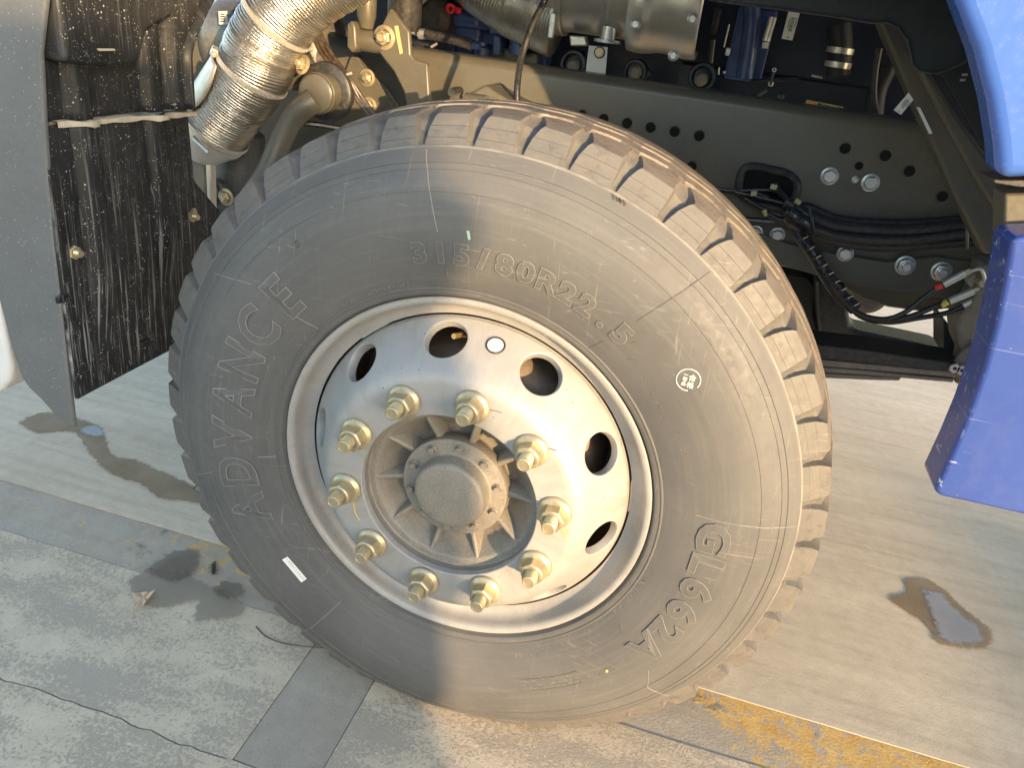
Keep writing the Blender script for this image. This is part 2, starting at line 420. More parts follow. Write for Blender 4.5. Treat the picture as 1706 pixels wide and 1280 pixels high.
slab('concrete_strip', [(p.x, p.y - .0015) for p in e1] + [(p.x, p.y + .001) for p in reversed(e0)], -.0015, G['band'], 'darker concrete strip with flaking yellow paint')
ck = jag((-25, YC, 0), (25, YC - .01, 0), 2500, .004, 5)
def between(x0, x1, lo, hi, e):
    lo_ = [p for p in lo if x0 < p.x < x1]; hi_ = [p for p in hi if x0 < p.x < x1]
    return [(x0, lo_[0].y + e), *[(p.x, p.y + e) for p in lo_], (x1, lo_[-1].y + e), (x1, hi_[-1].y - e)] + [(p.x, p.y - e) for p in reversed(hi_)] + [(x0, hi_[0].y - e)]
slab('concrete_slab', between(-24.9, XA - .001, ck, e0, .0012), .0, G['front'], 'worn mottled concrete slab left of the wheel')
slab('concrete_slab', between(XB + .001, 24.9, ck, e0, .0012), .0, G['front'], 'worn mottled concrete slab in front of the wheel')
slab('concrete_strip', between(XA + .0005, XB - .0005, ck, e0, .0012), -.001, G['cross'], 'short dark concrete strip crossing towards the camera')
slab('concrete_slab', [(-25, -20), (25, -20)] + [(p.x, p.y - .0016) for p in reversed(ck)], .0005, G['low'], 'near concrete slab beyond the crack')

def blob(name, px, mat, z, amp=.004, seed=3, feather=.014, **kw):
    P = [atz(u, v, z) for u, v in px]; P = spline(P + [P[0]], 7)[:-1]; rnd = random.Random(seed)
    n = len(P); N = []
    ar = sum(P[i].x * P[(i + 1) % n].y - P[(i + 1) % n].x * P[i].y for i in range(n)); sg = 1 if ar > 0 else -1
    for i in range(n):
        t = (P[(i + 1) % n] - P[i - 1]).normalized(); N.append(Vector((t.y, -t.x, 0)) * sg)
    O = [p + q * (feather * .7 + rnd.uniform(-amp, amp)) for p, q in zip(P, N)]; I = [p - q * feather * .5 for p, q in zip(P, N)]
    bm = bmesh.new(); vo = [bm.verts.new(p) for p in O]; vi = [bm.verts.new(p) for p in I]
    for i in range(n): bm.faces.new((vo[i], vo[(i + 1) % n], vi[(i + 1) % n], vi[i]))
    f = bm.faces.new(vi); bmesh.ops.triangulate(bm, faces=[f])
    me = bpy.data.meshes.new(name); bm.to_mesh(me); bm.free()
    at = me.attributes.new('inside', 'FLOAT', 'POINT')
    for i in range(n): at.data[n + i].value = 1.0
    o = link(name, me, mat, None, None, False); tag(o, **kw); return o
blob('wet_patch', [(32, 704), (62, 690), (100, 688), (135, 700), (165, 712), (176, 738), (188, 760), (225, 768), (270, 787), (322, 812), (345, 835), (300, 833), (262, 826), (235, 805), (200, 795), (170, 775), (148, 750), (128, 722), (100, 718), (60, 720)], G['wet'], .0022, .003, 3, kind='structure')
blob('puddle', [(140, 712), (158, 710), (170, 718), (168, 726), (150, 725), (138, 720)], G['film'], .0034, .002, 4, kind='structure')
blob('wet_patch', [(1506, 968), (1540, 966), (1575, 985), (1600, 1010), (1632, 1035), (1652, 1056), (1640, 1078), (1600, 1078), (1562, 1070), (1552, 1050), (1530, 1030), (1500, 1012), (1484, 998), (1512, 988)], G['wet'], .0022, .004, 5, kind='structure')
blob('puddle', [(1540, 985), (1565, 990), (1590, 1015), (1625, 1045), (1634, 1068), (1600, 1072), (1570, 1062), (1560, 1035), (1548, 1012)], G['film'], .0034, .006, 6, .022, kind='structure')
blob('wet_patch', [(215, 968), (250, 950), (300, 958), (360, 985), (395, 1000), (405, 1020), (370, 1030), (325, 1030), (330, 1000), (280, 1010), (240, 1005)], wet_mat('damp_concrete', (.22, .19, .145), (.30, .26, .205), .7, .7), .0024, .006, 7, kind='structure')
for i, pp in enumerate(([(245, 950), (262, 938), (290, 920), (325, 918), (332, 935), (318, 955), (290, 968), (262, 960)], [(355, 985), (375, 970), (402, 975), (400, 992), (375, 995)], [(350, 942), (358, 936), (362, 948), (355, 958)], [(90, 905), (140, 890), (190, 900), (205, 925), (160, 940), (110, 925)], [(1080, 715), (1130, 690), (1160, 712), (1120, 720)])):
    if i < 3: blob('oil_stain', pp, wet_mat('oil_stained_concrete', (.10, .08, .064), (.19, .155, .12), .6, .7), .0042, .006, 20 + i, kind='structure')
# dry leaf on the slab
lf = [(228, 1010), (219, 995), (232, 990), (240, 994), (250, 988), (260, 990), (246, 1001), (244, 1010), (236, 1014)]
P = [atz(u, v, .004) for u, v in lf]; cz = sum(P, Vector()) / len(P)
b = MB(); vs = [p + Vector((0, 0, .010 * (i % 2) + .002)) for i, p in enumerate(P)] + [cz + Vector((0, 0, .004))]
b.add(vs, [(i, (i + 1) % len(P), len(P)) for i in range(len(P))])
lo = b.build('dry_leaf', M['leaf'], smooth=False)
tag(lo, 'small curled dry brown leaf lying on the worn concrete left of the wheel', 'leaf')
MB().tube(spline([atz(231, 1008, .006), atz(222, 1018, .003), atz(219, 1036, .003)], 6), .0008, 6).build('leaf_stalk', M['leaf'], lo)
tag(MB().tube(spline([atz(427, 1045, .004), atz(445, 1062, .004), atz(480, 1074, .004), atz(545, 1081, .004)], 10), lambda t: .0016 * (1 - .5 * t), 8).build('rubber_strip', M['black']),
    'thin curved black rubber strip on the concrete by the tyre', 'rubber strip')

# ================================================================== THE TRUCK
ZA = .515
AX = Vector((0, 0, ZA))
truck = bpy.data.objects.new('truck', None); C.objects.link(truck); truck.empty_display_size = .2
tag(truck, 'parked blue truck chassis with its large black front tyre and silver ten stud wheel', 'truck')

# ---------------------------------------------------------------- wheel: rim disc
wb = MB()
wb.lathe([(.2985, .030), (.3000, .012), (.3015, .005), (.3012, .0015), (.2990, -.0008), (.2955, -.0006), (.2915, .0018), (.2885, .0065), (.2868, .013), (.2845, .021), (.2790, .0275), (.2715, .0315), (.2675, .0330)], 144)
wb.lathe([(.2640, .0345), (.2625, .0320), (.2620, .0285)], 144)
C0, C1 = (.2620, .0285), (.2165, -.0335)                             # the conical ring with the hand holes
Lc = math.hypot(C1[0] - C0[0], C1[1] - C0[1]); rm = (C0[0] + C1[0]) / 2
nrm = (-(C1[1] - C0[1]) / Lc * 1.0, (C1[0] - C0[0]) / Lc)            # outward of the cone in (r, y)
if nrm[1] > 0: nrm = (-nrm[0], -nrm[1])
def cone(a, bb, dep, th0):
    s = .5 + a / Lc; r = C0[0] + (C1[0] - C0[0]) * s - nrm[0] * dep; y = C0[1] + (C1[1] - C0[1]) * s - nrm[1] * dep
    th = th0 + bb / rm
    return Vector((r * math.sin(th), y, r * math.cos(th)))
NH = 64; RH = .0315
_c = math.atan2(rm * R(18), Lc / 2); _cs = [-_c, _c, PI - _c, PI + _c, 2 * PI - _c]
WA = [_cs[q] + (_cs[q + 1] - _cs[q]) * j / 16 for q in range(4) for j in range(16)]
for k in range(10):
    th0 = R(26.3 + 36 * k); rows = []
    hb = rm * R(18.02); ha = Lc / 2
    for f, dep in ((1, 0), (.6, 0), (.25, 0), (0, 0), (-1, .0008), (-2, .003), (-3, .014)):
        row = []
        for j in range(NH):
            w = WA[j]; ca, sa = math.cos(w), math.sin(w)
            q = min(ha / abs(ca) if abs(ca) > 1e-6 else 9, hb / abs(sa) if abs(sa) > 1e-6 else 9)
            if f >= 0:
                rad = (RH + .002) * (1 - f) + q * f
            else: rad = RH + (.002, .0006, 0, 0)[min(3, int(-f))] 
            row.append(cone(ca * rad, sa * rad, dep, th0))
        rows.append(row)
    vs = [p for r_ in rows for p in r_]
    wb.add(vs, [(i * NH + j, i * NH + (j + 1) % NH, (i + 1) * NH + (j + 1) % NH, (i + 1) * NH + j) for i in range(len(rows) - 1) for j in range(NH)])
wb.lathe([(.2165, -.0335), (.2125, -.0385), (.2080, -.0435), (.2035, -.0475), (.1985, -.0505), (.1930, -.0522), (.1870, -.0526), (.1412, -.0526), (.1400, -.0518), (.1396, -.0505), (.1396, -.0400), (.2040, -.0385), (.2100, -.030)], 144)
wheel = wb.build('wheel', M['silver'], truck, loc=AX, ang=28)

# ---------------------------------------------------------------- tyre
SW = [(.2990, .010), (.3035, .002), (.3060, -.0035), (.3100, -.0058), (.3135, -.0062), (.3150, -.0080), (.3172, -.0082), (.3182, -.0074), (.3240, -.0102), (.3350, -.0150), (.3500, -.0200), (.3650, -.0240), (.3800, -.0268), (.3950, -.0284), (.4100, -.0288), (.4250, -.0278), (.4400, -.0255), (.4520, -.0225), (.4525, -.0231), (.4600, -.0208), (.4700, -.0165), (.4790, -.0112), (.4795, -.0118), (.4870, -.0072), (.4880, -.0078), (.4940, -.0036), (.5000, .0012), (.5045, .0050)]
def ysw(r):
    for a, b in zip(SW, SW[1:]):
        if a[0] <= r <= b[0]: return a[1] + (b[1] - a[1]) * (r - a[0]) / (b[0] - a[0])
    return 0.0
LAND = [(.5058, .0056), (.5066, .0072), (.5080, .0095), (.5160, .0128), (.5168, .0142), (.5300, .0208), (.5308, .0222), (.5415, .0268), (.5446, .0288), (.5460, .0330), (.5488, .0550), (.5508, .0760)]
GROV = [(.5058, .0056), (.5064, .0078), (.5074, .0112), (.5110, .0190), (.5116, .0205), (.5200, .0300), (.5206, .0315), (.5280, .0385), (.5310, .0425), (.5345, .0450), (.5430, .0600), (.5490, .0760)]
WID = [0, .10, .17, .20, .20, .26, .27, .36, .41, .44, .34, .20]     # groove width as a share of the pitch
cols = 10; NP = 48; _lr = random.Random(4); LJ = [(_lr.uniform(-1, 1), _lr.uniform(-1, 1), _lr.uniform(.75, 1.05)) for _ in range(48)]; PIT = 2 * PI / NP; PH = R(10.6)
def prow(row_i, kind):
    out = []
    for p in range(NP):
        w = WID[row_i] if kind else 0
        jit = 0
        L0 = .27 - w * .18 + (LJ[p][0] * .03 if kind else 0); w = w * (1 + LJ[p][1] * .12)
        us = [L0, L0 + .16 * w, L0 + .40 * w, L0 + .66 * w, L0 + .80 * w, L0 + w]
        ds = [0, .55, .85, 1., 1., 0]
        rest = [us[-1] + (L0 + 1 - us[-1]) * q for q in (.04, .33, .66, .96)]
        for u, d in zip(us + rest, ds + [0, 0, 0, 0]):
            out.append((PH + (p + u - .27) * PIT, d * LJ[p][2]))
    return out
tv = []; NC = cols * NP; rowsn = 0
def emit(fn, i, kind):
    global rowsn
    for th, d in prow(i, kind):
        r, y = fn(th, d)
        dd = abs(((th - PI + PI) % (2 * PI)) - PI)
        if dd < .5 and r > .33 and y < .1: y -= .012 * math.cos(dd / .5 * PI / 2) ** 2 * math.sin((min(r, .506) - .33) / .176 * PI)
        if r > .5: r = min(r, .5165 / max(.3, -math.cos(th))) if math.cos(th) < -.3 else r
        tv.append((r * math.sin(th), y, r * math.cos(th)))
    rowsn += 1
for r, y in SW: emit(lambda th, d, r=r, y=y: (r, y), 0, 0)
rnd = random.Random(11); nz = [rnd.uniform(-1, 1) for _ in range(NP)]
for i, (l, g) in enumerate(zip(LAND, GROV)):
    emit(lambda th, d, l=l, g=g: (l[0] + (g[0] - l[0]) * d, l[1] + (g[1] - l[1]) * d), i, 1)
def zz(th, amp): 
    q = (th / PIT) % 1; return amp * (abs(q - .5) * 4 - 1)
for (r, y, amp) in [(.5512, .0800, .008), (.5455, .0815, .008), (.5455, .0885, .008), (.5530, .0900, .008), (.5545, .1080, .004), (.5548, .1120, .007), (.548, .1135, .007), (.548, .1195, .007), (.5555, .1210, .007), (.5560, .1400, .007), (.543, .1415, .007), (.543, .1475, .007), (.5557, .1490, .007), (.554, .166, .006), (.541, .168, .006), (.541, .175, .006), (.5525, .177, .006), (.5500, .222, 0), (.546, .230, 0), (.515, .250, 0), (.480, .270, 0), (.41, .284, 0), (.34, .268, 0), (.30, .25, 0)]:
    emit(lambda th, d, r=r, y=y, amp=amp: (r, y + zz(th, amp)), 11 if y < .1 else 0, 1 if y < .1 else 0)
tf = [(i * NC + j, i * NC + (j + 1) % NC, (i + 1) * NC + (j + 1) % NC, (i + 1) * NC + j) for i in range(rowsn - 1) for j in range(NC)]
tyre = MB().add(tv, tf).build('tyre', M['rubber'], wheel, ang=24)

# ---------------------------------------------------------------- lettering moulded on the tyre
def text_geo(txt, size, bold=0., outline=None, shear=0., res=2, ext=0.):
    cu = bpy.data.curves.new('t', 'FONT'); cu.body = txt; cu.size = size; cu.align_x = 'CENTER'; cu.shear = shear; cu.resolution_u = res
    cu.offset = bold
    if ext: cu.extrude = ext; cu.bevel_depth = ext * .5; cu.bevel_resolution = 0
    if outline: cu.fill_mode = 'NONE'; cu.bevel_depth = outline; cu.bevel_resolution = 0
    o = bpy.data.objects.new('t', cu); C.objects.link(o)
    me = bpy.data.meshes.new_from_object(o.evaluated_get(bpy.context.evaluated_depsgraph_get()))
    vs = [v.co.copy() for v in me.vertices]; fs = [tuple(p.vertices) for p in me.polygons]
    bpy.data.objects.remove(o); bpy.data.curves.remove(cu); bpy.data.meshes.remove(me)
    return vs, fs
def ring_text(name, txt, r0, a0, a1, size, sx=1., bold=0., outline=.0005, proud=.0004, flip=False, mat=None, shear=0., fill=True, om=None):
    om = om or M['mould2']
    mb = MB(); n = len(txt); each = size > .03
    for i, ch in enumerate(txt):
        if ch == ' ': continue
        a = R(a0 + (a1 - a0) * (i / (n - 1) if n > 1 else 0))
        for ol in ((outline, None) if (outline and fill) else (outline,)):
            vs, fs = text_geo(ch, size, bold, ol, shear, 3, 0 if ol or not each else proud * .6)
            out = []
            for v in vs:
                u, w = v.x * sx, v.y
                if flip: u, w = -u, -w
                r = r0 + w; th = a + u / r0
                out.append(Vector((r * math.sin(th), ysw(r) - proud * (1.75 if ol and each else 1) - v.z * (.6 if ol and each else 1), r * math.cos(th))))
            if ol: no = len(fs)
            mb.add(out, fs)
        if each:
            me = bpy.data.meshes.new(name); me.from_pydata(mb.v, [], mb.f); me.materials.append(M['rubber']); me.materials.append(om)
            for p in me.polygons: p.material_index = 1 if p.index < no else 0
            link(name, me, None, wheel, None, False); mb = MB()
    if each: return
    me = bpy.data.meshes.new(name); me.from_pydata(mb.v, [], mb.f)
    o = link('small_lettering' if n > 1 else name, me, mat or M['rubber'], wheel, None, False)
    if n > 1: o['kind'] = 'stuff'
    return o
ring_text('moulded_letter', 'ADVANCE', .354, -112, -48.5, .090, .84, .0022, .0008, .0013, shear=.0, om=M['mould'])
ring_text('moulded_letter', '®', .425, -38, -38, .016, 1, 0, .0006, .0006, fill=False)
ring_text('moulded_letter', '315/80R22.5', .358, -12.5, 34.0, .040, 1.15, .0016, .0006, .0010)
ring_text('moulded_letter', '•', .362, -21, -21, .02, 1, 0, .0006, .0005)
ring_text('moulded_letter', 'GL662A', .372, 85, 119.5, .062, 1.12, .0022, .0006, .0012)
def fine_print(r0, a0, a1, size, n, seed):
    mb = MB(); rnd = random.Random(seed)
    for i in range(n):
        if rnd.random() < .12: continue
        a = a0 + (a1 - a0) * i / (n - 1); da = math.degrees(size * .28 / r0)
        for _ in range(3):
            p = (rnd.choice((0, .35, .7)) * size, rnd.choice((-1, 0, 1)) * da); q = (rnd.choice((0, .35, .7)) * size, rnd.choice((-1, 0, 1)) * da)
            if p == q: continue
            mb.tube([Vector(((r0 + r) * math.sin(R(a + w)), ysw(r0 + r) - .0004, (r0 + r) * math.cos(R(a + w)))) for r, w in (p, q)], .0004, 4)
    o = mb.build('small_lettering', M['mould2'], wheel, smooth=False); o['kind'] = 'stuff'
fine_print(.345, 42, 56, .011, 9, 1)
fine_print(.356, 59, 66, .010, 6, 2)
ring_text('moulded_letter', 'TWI', .5000, 19.0, 20.8, .010, 1, 0, .0004, .0004, fill=False)
fine_print(.3195, 105, 122, .0085, 14, 3)
fine_print(.331, 148, 158, .010, 9, 4)
fine_print(.322, -40, -18, .0085, 18, 5)
def arc_line(mb, pts, w=.0006, h=.0005, n=14):
    P = []
    for (r0, a0), (r1, a1) in zip(pts, pts[1:]):
        for k in range(n):
            t = k / n; P.append((r0 + (r1 - r0) * t, a0 + (a1 - a0) * t))
    P.append(pts[-1])
    mb.tube([Vector((r * math.sin(R(a)), ysw(r) - h * .4, r * math.cos(R(a)))) for r, a in P], w, 5)
for pts in ([(.503, 36.5), (.40, 34)], [(.345, 32.5), (.318, 31.5)], [(.503, -10.5), (.40, -8)], [(.372, -7.5), (.32, -7)], [(.503, 82), (.365, 80)], [(.345, 81), (.318, 80)],
            [(.503, 128), (.455, 128), (.425, 124)], [(.352, 122), (.335, 120)], [(.503, 172), (.41, 166)], [(.39, 164), (.345, 161)], [(.503, 213), (.35, 212)], [(.503, -105), (.435, -102)],
            [(.345, -97), (.318, -97)], [(.49, -58), (.43, -52)], [(.352, -50), (.318, -49)], [(.36, 40), (.35, 39)], [(.37, 36.5), (.378, 37)]):
    ml = MB(); arc_line(ml, pts, .0007, .0005); ml.build('mould_line', M['mould'] if abs(pts[0][1] + 60) < 50 or pts[0][1] in (82, 128, 213) else M['rubber'], wheel)
# stamped text block near the bottom of the sidewall
fb = MB(); arc_line(fb, [(.376, 158), (.376, 140), (.398, 140), (.398, 158), (.376, 158)], .0006, .0006)
fb.build('moulded_text_box', M['rubber'], wheel)
for i in range(3): fine_print(.3915 - .0066 * i, 141, 157, .0058, 26, 10 + i)
# round white inspection stamp
st = MB(); sr, sa = .4045, R(48.8)
def swp(u, v, h=.0008):
    r = sr + v; th = sa + u / sr; return Vector((r * math.sin(th), ysw(r) - h, r * math.cos(th)))
st.tube([swp(.0155 * math.cos(w), .0155 * math.sin(w)) for w in [R(20 + 310 * i / 40) for i in range(41)]], .0006, 5)
st.build('inspection_stamp', M['chalk'], wheel)
sv = MB()
for ch, u, v, sz in (('合', .0045, .0045, .0095), ('格', .0045, -.0062, .0095), ('一', -.0045, .0066, .0062), ('等', -.0045, .0002, .0062), ('品', -.0045, -.0065, .0062)):
    vs, fs = text_geo(ch, sz, .0001)
    cx = (min(p.x for p in vs) + max(p.x for p in vs)) / 2 if vs else 0; cy = (min(p.y for p in vs) + max(p.y for p in vs)) / 2 if vs else 0
    ro = R(-95) + sa * 0
    ro = R(46)
    out = []
    for p in vs:
        x, y = p.x - cx, p.y - cy
        # upright in the photo's tilt: turn by the stamp's own angle
        X, Y = x + u, y + v
        # photo shows the block leaning 90 degrees: columns run across
        out.append(swp(X * math.cos(ro) - Y * math.sin(ro), X * math.sin(ro) + Y * math.cos(ro), .0009))
    sv.add(out, fs)
me = bpy.data.meshes.new('stamp_character'); me.from_pydata(sv.v, [], sv.f); link('stamp_character', me, M['chalk'], wheel, None, False)

def patch(name, corners, mat, r_h=.0012, n=6):
    """a sticker lying on the sidewall, corners given in the photo"""
    P = []
    for u, v in corners:
        q = aty(u, v, -.02)
        for _ in range(6):
            r = math.hypot(q.x, q.z - ZA); q = aty(u, v, ysw(r) - r_h)
        P.append(q - AX)
    a, b_, c, d = P; mb = MB(); vs = []
    for i in range(n + 1):
        for j in range(n + 1):
            p = a.lerp(b_, i / n).lerp(d.lerp(c, i / n), j / n); r = math.hypot(p.x, p.z); vs.append(Vector((p.x, ysw(r) - r_h, p.z)))
    mb.add(vs, [(i * (n + 1) + j, i * (n + 1) + j + 1, (i + 1) * (n + 1) + j + 1, (i + 1) * (n + 1) + j) for i in range(n) for j in range(n)])
    return mb.build(name, mat, wheel, smooth=False), P
lab, LP = patch('barcode_label', [(479, 928), (511, 965), (502, 971), (470, 933)], M['white'])
lt = MB()
a, b_, c, d = LP
def lab_text(txt, size, v0, mb, n=None):
    for i, ch in enumerate(txt):
        vs, fs = text_geo(ch, size)
        base = d.lerp(c, 0)
        U = (b_ - a); L = U.length; U = U / L; V = (d - a).normalized()
        # characters face towards the hub: read from the lower right to the upper left
        o = b_ - U * (L * (i + .7) / (len(txt) + .6)) + V * v0
        out = []
        for p in vs:
            q = o - U * p.x + V * -p.y * -1 * -1
            r = math.hypot(q.x, q.z); out.append(Vector((q.x, ysw(r) - .0016, q.z)))
        mb.add(out, fs)
lab_text('3L42330RR1', .0058, .0062, lt)
lab_text('|||||||||||||||||||||||', .0028, .0092, lt)
me = bpy.data.meshes.new('label_print'); me.from_pydata(lt.v, [], lt.f); link('label_print', me, M['ink'], wheel, None, False)
patch('chalk_mark', [(777, 384), (782, 385), (784, 399), (780, 400)], M['green'])
patch('paint_dot', [(1009, 1117), (1013, 1117), (1013, 1121), (1009, 1121)], M['yellow'])

# ---------------------------------------------------------------- hub, cap, nuts
hb_ = MB()
hb_.lathe([(.1394, -.0395), (.1394, -.0300), (.1375, -.0282), (.1310, -.0278), (.1275, -.0265), (.1250, -.0235), (.1160, -.008), (.1060, .006), (.0980, .012), (.0930, .016), (.0880, .018), (.0780, .018), (.0760, -.008)], 96)
hub = hb_.build('hub', M['hubpaint'], wheel)
rb = MB()
secs = [(.074, -.0100, .0050, .0085, .022), (.086, -.0130, .0048, .0085, .022), (.094, -.0150, .0044, .0082, .018), (.108, -.0195, .0040, .0078, .008), (.122, -.0245, .0032, .0065, -.012), (.1300, -.0272, .0022, .0040, -.024)]
vs = []
for r, yt, wt, wl, yb in secs:
    vs += [Vector((-wl, yb, r)), Vector((-wt, yt + .0022, r)), Vector((-wt * .5, yt, r)), Vector((wt * .5, yt, r)), Vector((wt, yt + .0022, r)), Vector((wl, yb, r))]
rb.add(vs, [(6 * i + j, 6 * i + j + 1, 6 * i + 7 + j, 6 * i + 6 + j) for i in range(5) for j in range(5)] + [(0, 1, 2, 3, 4, 5), (30, 31, 32, 33, 34, 35)])
rib = rb.build('hub_rib', M['hubpaint'], wheel, ang=50)
rib.rotation_euler = (0, R(12), 0)
for k in range(1, 10):
    copy(rib, wheel, (0, 0, 0), (0, R(12 + 36 * k), 0))
cb = MB()
cb.lathe([(.070, .006), (.0830, .004), (.0845, .002), (.0848, -.0175), (.0842, -.0195), (.0825, -.0202), (.0620, -.0202), (.0595, -.0212), (.0578, -.0240), (.0568, -.0400), (.0555, -.0440), (.0525, -.0468), (.0480, -.0478), (.0300, -.0484), (.0, -.0486)], 80)
cap = cb.build('hub_cap', M['hubpaint'], wheel, ang=40)
bo = bolt_mesh(.0058, .0055, 1.25).build('cap_bolt', M['hubpaint'], wheel, loc=(0, 0, 0), ang=30)
for k in range(10):
    a = R(2 + 36 * k); l = (.0718 * math.sin(a), -.0203, .0718 * math.cos(a))
    if k == 0: bo.location = l
    else: copy(bo, wheel, l, (0, random.random() * 6, 0))
nb = MB()
nb.lathe([(.0110, -.001), (.0250, 0), (.0258, -.0012), (.0256, -.0045), (.0240, -.0068), (.0226, -.0076), (.0222, -.0095), (.0205, -.0112), (.0165, -.0116)], 36)
hx = .0188
nb.lathe([(hx * .985, -.0105), (hx, -.0125), (hx, -.0300), (hx * .93, -.0318)], 6)
nb.lathe([(hx * .90, -.0312), (.0150, -.0332), (.0118, -.0332)], 30)
pr = []; y = -.031
while y > -.0505: pr += [(.0108, y), (.0109, y - .0006), (.0098, y - .0012)]; y -= .0018
pr += [(.0106, y), (.0100, y - .0025), (.0086, y - .0034), (.0080, y - .0034), (.0074, y - .0022), (0, y - .0018)]
nb.lathe(pr, 24)
nb.v = [(x, y * .84 if y < -.008 else y, z) for x, y, z in nb.v]
nut = nb.build('wheel_nut', M['zinc'], wheel, ang=26)
for k in range(10):
    a = R(-27.65 + 36 * k); l = (.1675 * math.sin(a), -.0526, .1675 * math.cos(a)); ro = (0, random.uniform(0, 1.05), 0)
    if k == 0: nut.location = l; nut.rotation_euler = ro
    else: copy(nut, wheel, l, ro)
# valve stem seen in a hand hole
MB().tube(spline([Vector((-.015, .07, .215)), Vector((-.022, .035, .232)), Vector((-.032, .008, .238))], 8), lambda t: .0048 if t < .75 else .0042, 12).build('valve_stem', M['brass'], wheel)
# round white inspection tag on the cone
tg = MB(); tt = MB(); th0 = R(7.9)
for ring, mb_, rad in ((0, tg, .0128),):
    vs = [cone(.0 + rad * math.cos(2 * PI * j / 28) - .006, rad * math.sin(2 * PI * j / 28), -.0006, th0) for j in range(28)]; tg.add(vs, [tuple(range(28))])
tgo = tg.build('inspection_tag', M['white'], wheel, smooth=False)
tt.tube([cone(.0128 * math.cos(2 * PI * j / 40) - .006, .0128 * math.sin(2 * PI * j / 40), -.0009, th0) for j in range(41)], .0016, 6)
for (u0, v0, u1, v1) in ((-.004, .004, .004, .004), (-.006, 0, .006, 0), (-.004, -.004, .003, -.004)):
    tt.tube([cone(-v0 * 1 - .006, u0, -.0008, th0), cone(-v1 - .006, u1, -.0008, th0)], .0005, 4)
tt.build('tag_print', M['ink'], wheel)
mk = MB()
def disc_line(pts, y=-.0531, w=.0007):
    P = [aty(u, v, y) - AX for u, v in pts]; return spline(P, 5), w
P, w = disc_line([(588, 835), (592, 855), (600, 868)]); MB().tube(P, w, 5).build('paint_stroke', M['yellow'], wheel)
P, w = disc_line([(936, 880), (941, 890), (941, 897)]); MB().tube(P, .0011, 5).build('paint_stroke', M['yellow'], wheel)
P, w = disc_line([(814, 683), (826, 685), (836, 688)]); MB().tube(P, .0005, 5).build('marker_stroke', M['purple'], wheel)
P, w = disc_line([(911, 747), (920, 749), (928, 752)]); MB().tube(P, .0005, 5).build('marker_stroke', M['purple'], wheel)
MB().lathe([(.2655, .0345), (.2600, .06), (.2580, .20), (.20, .215)], 96).build('rim_barrel', M['drum'], wheel)  # silver barrel given the drum colour as shade; added back ring blocks light
# brake drum behind the disc
MB().lathe([(.06, .05), (.15, .045), (.185, .050), (.200, .062), (.206, .08), (.206, .25), (.19, .27), (.05, .27)], 72, AX).build('brake_drum', M['drum'], truck)

# ---------------------------------------------------------------- chassis frame
YW = .72; ZT, ZB = 1.087, .760
rl = MB()
def rail_prof(x):
    pts = [(YW + .085, ZT), (YW + .022, ZT)]
    for k in range(7): a = R(90 + 15 * k); pts.append((YW + .022 + .022 * math.cos(a), ZT - .022 + .022 * math.sin(a)))
    for k in range(7): a = R(180 + 15 * k); pts.append((YW + .022 + .022 * math.cos(a), ZB + .022 + .022 * math.sin(a)))
    pts += [(YW + .085, ZB), (YW + .085, ZB + .008), (YW + .03, ZB + .008), (YW + .009, ZB + .03), (YW + .009, ZT - .03), (YW + .03, ZT - .008), (YW + .085, ZT - .008)]
    return [Vector((x, y, z)) for y, z in pts]
pp = rail_prof(-1.6); rl.prism(pp, (3.0, 0, 0))
rail = rl.build('frame_rail', M['chassis'], truck)
# holes: flat black discs paint the shade inside, each with a rim
hole_px = [(970, 190, 7), (1006, 198, 8), (1045, 205, 8), (1084, 212, 8), (1124, 219, 8), (1165, 226, 8), (1152, 277, 8), (1408, 247, 8), (1475, 259, 8), (1515, 285, 8), (1431, 276, 6), (1570, 327, 8), (1165, 226, 8)]
hm = MB().lathe([(1.18, -.02), (1.16, -.12), (1.0, -.05), (1.0, .0)], 20)
for u, v, s in hole_px[:-1]:
    p = aty(u, v, YW); r = s / 770
    MB().lathe([(r, -.0006), (0, -.0006)], 20, p).build('bolt_hole', M['hole_shade'], rail)
    MB().lathe([(r * 1.0, -.0002), (r * 1.02, -.0012), (r * 1.14, -.0012), (r * 1.2, 0)], 20, p).build('hole_rim', M['chassis'], rail)
# the flanged bolts on the web
bm_big = bolt_mesh(.0135, .009, 1.3).build('frame_bolt', M['bolt'], rail)
first = True
for u, v, s in ((1382, 293, 1), (1450, 304, 1), (1295, 391, .9), (1258, 387, .9), (1408, 422, .95), (1425, 299, .4)):
    p = aty(u, v, YW if v < 400 else YW - .012) - Vector((0, .0005, 0))
    if first: o = bm_big; o.location = p; first = False
    else: o = copy(bm_big, rail, p, (0, random.random(), 0))
    o.scale = (s, s, s)
# reinforcing plate and hanger below the harness
pl = [(1225, 372), (1300, 400), (1345, 412), (1475, 434), (1560, 425), (1660, 440), (1660, 520), (1600, 500), (1415, 472), (1292, 438)]
plate = MB().prism([aty(u, v, YW - .002) for u, v in pl], (0, -.010, 0)).build('frame_plate', M['chassis'], truck, bevel=.003)
bs = bolt_mesh(.016, .011, 1.25, .008, .6).build('frame_nut', M['bolt'], plate, loc=aty(1508, 442, YW - .0125))
copy(bs, plate, aty(1568, 452, YW - .0125), (0, .4, 0))
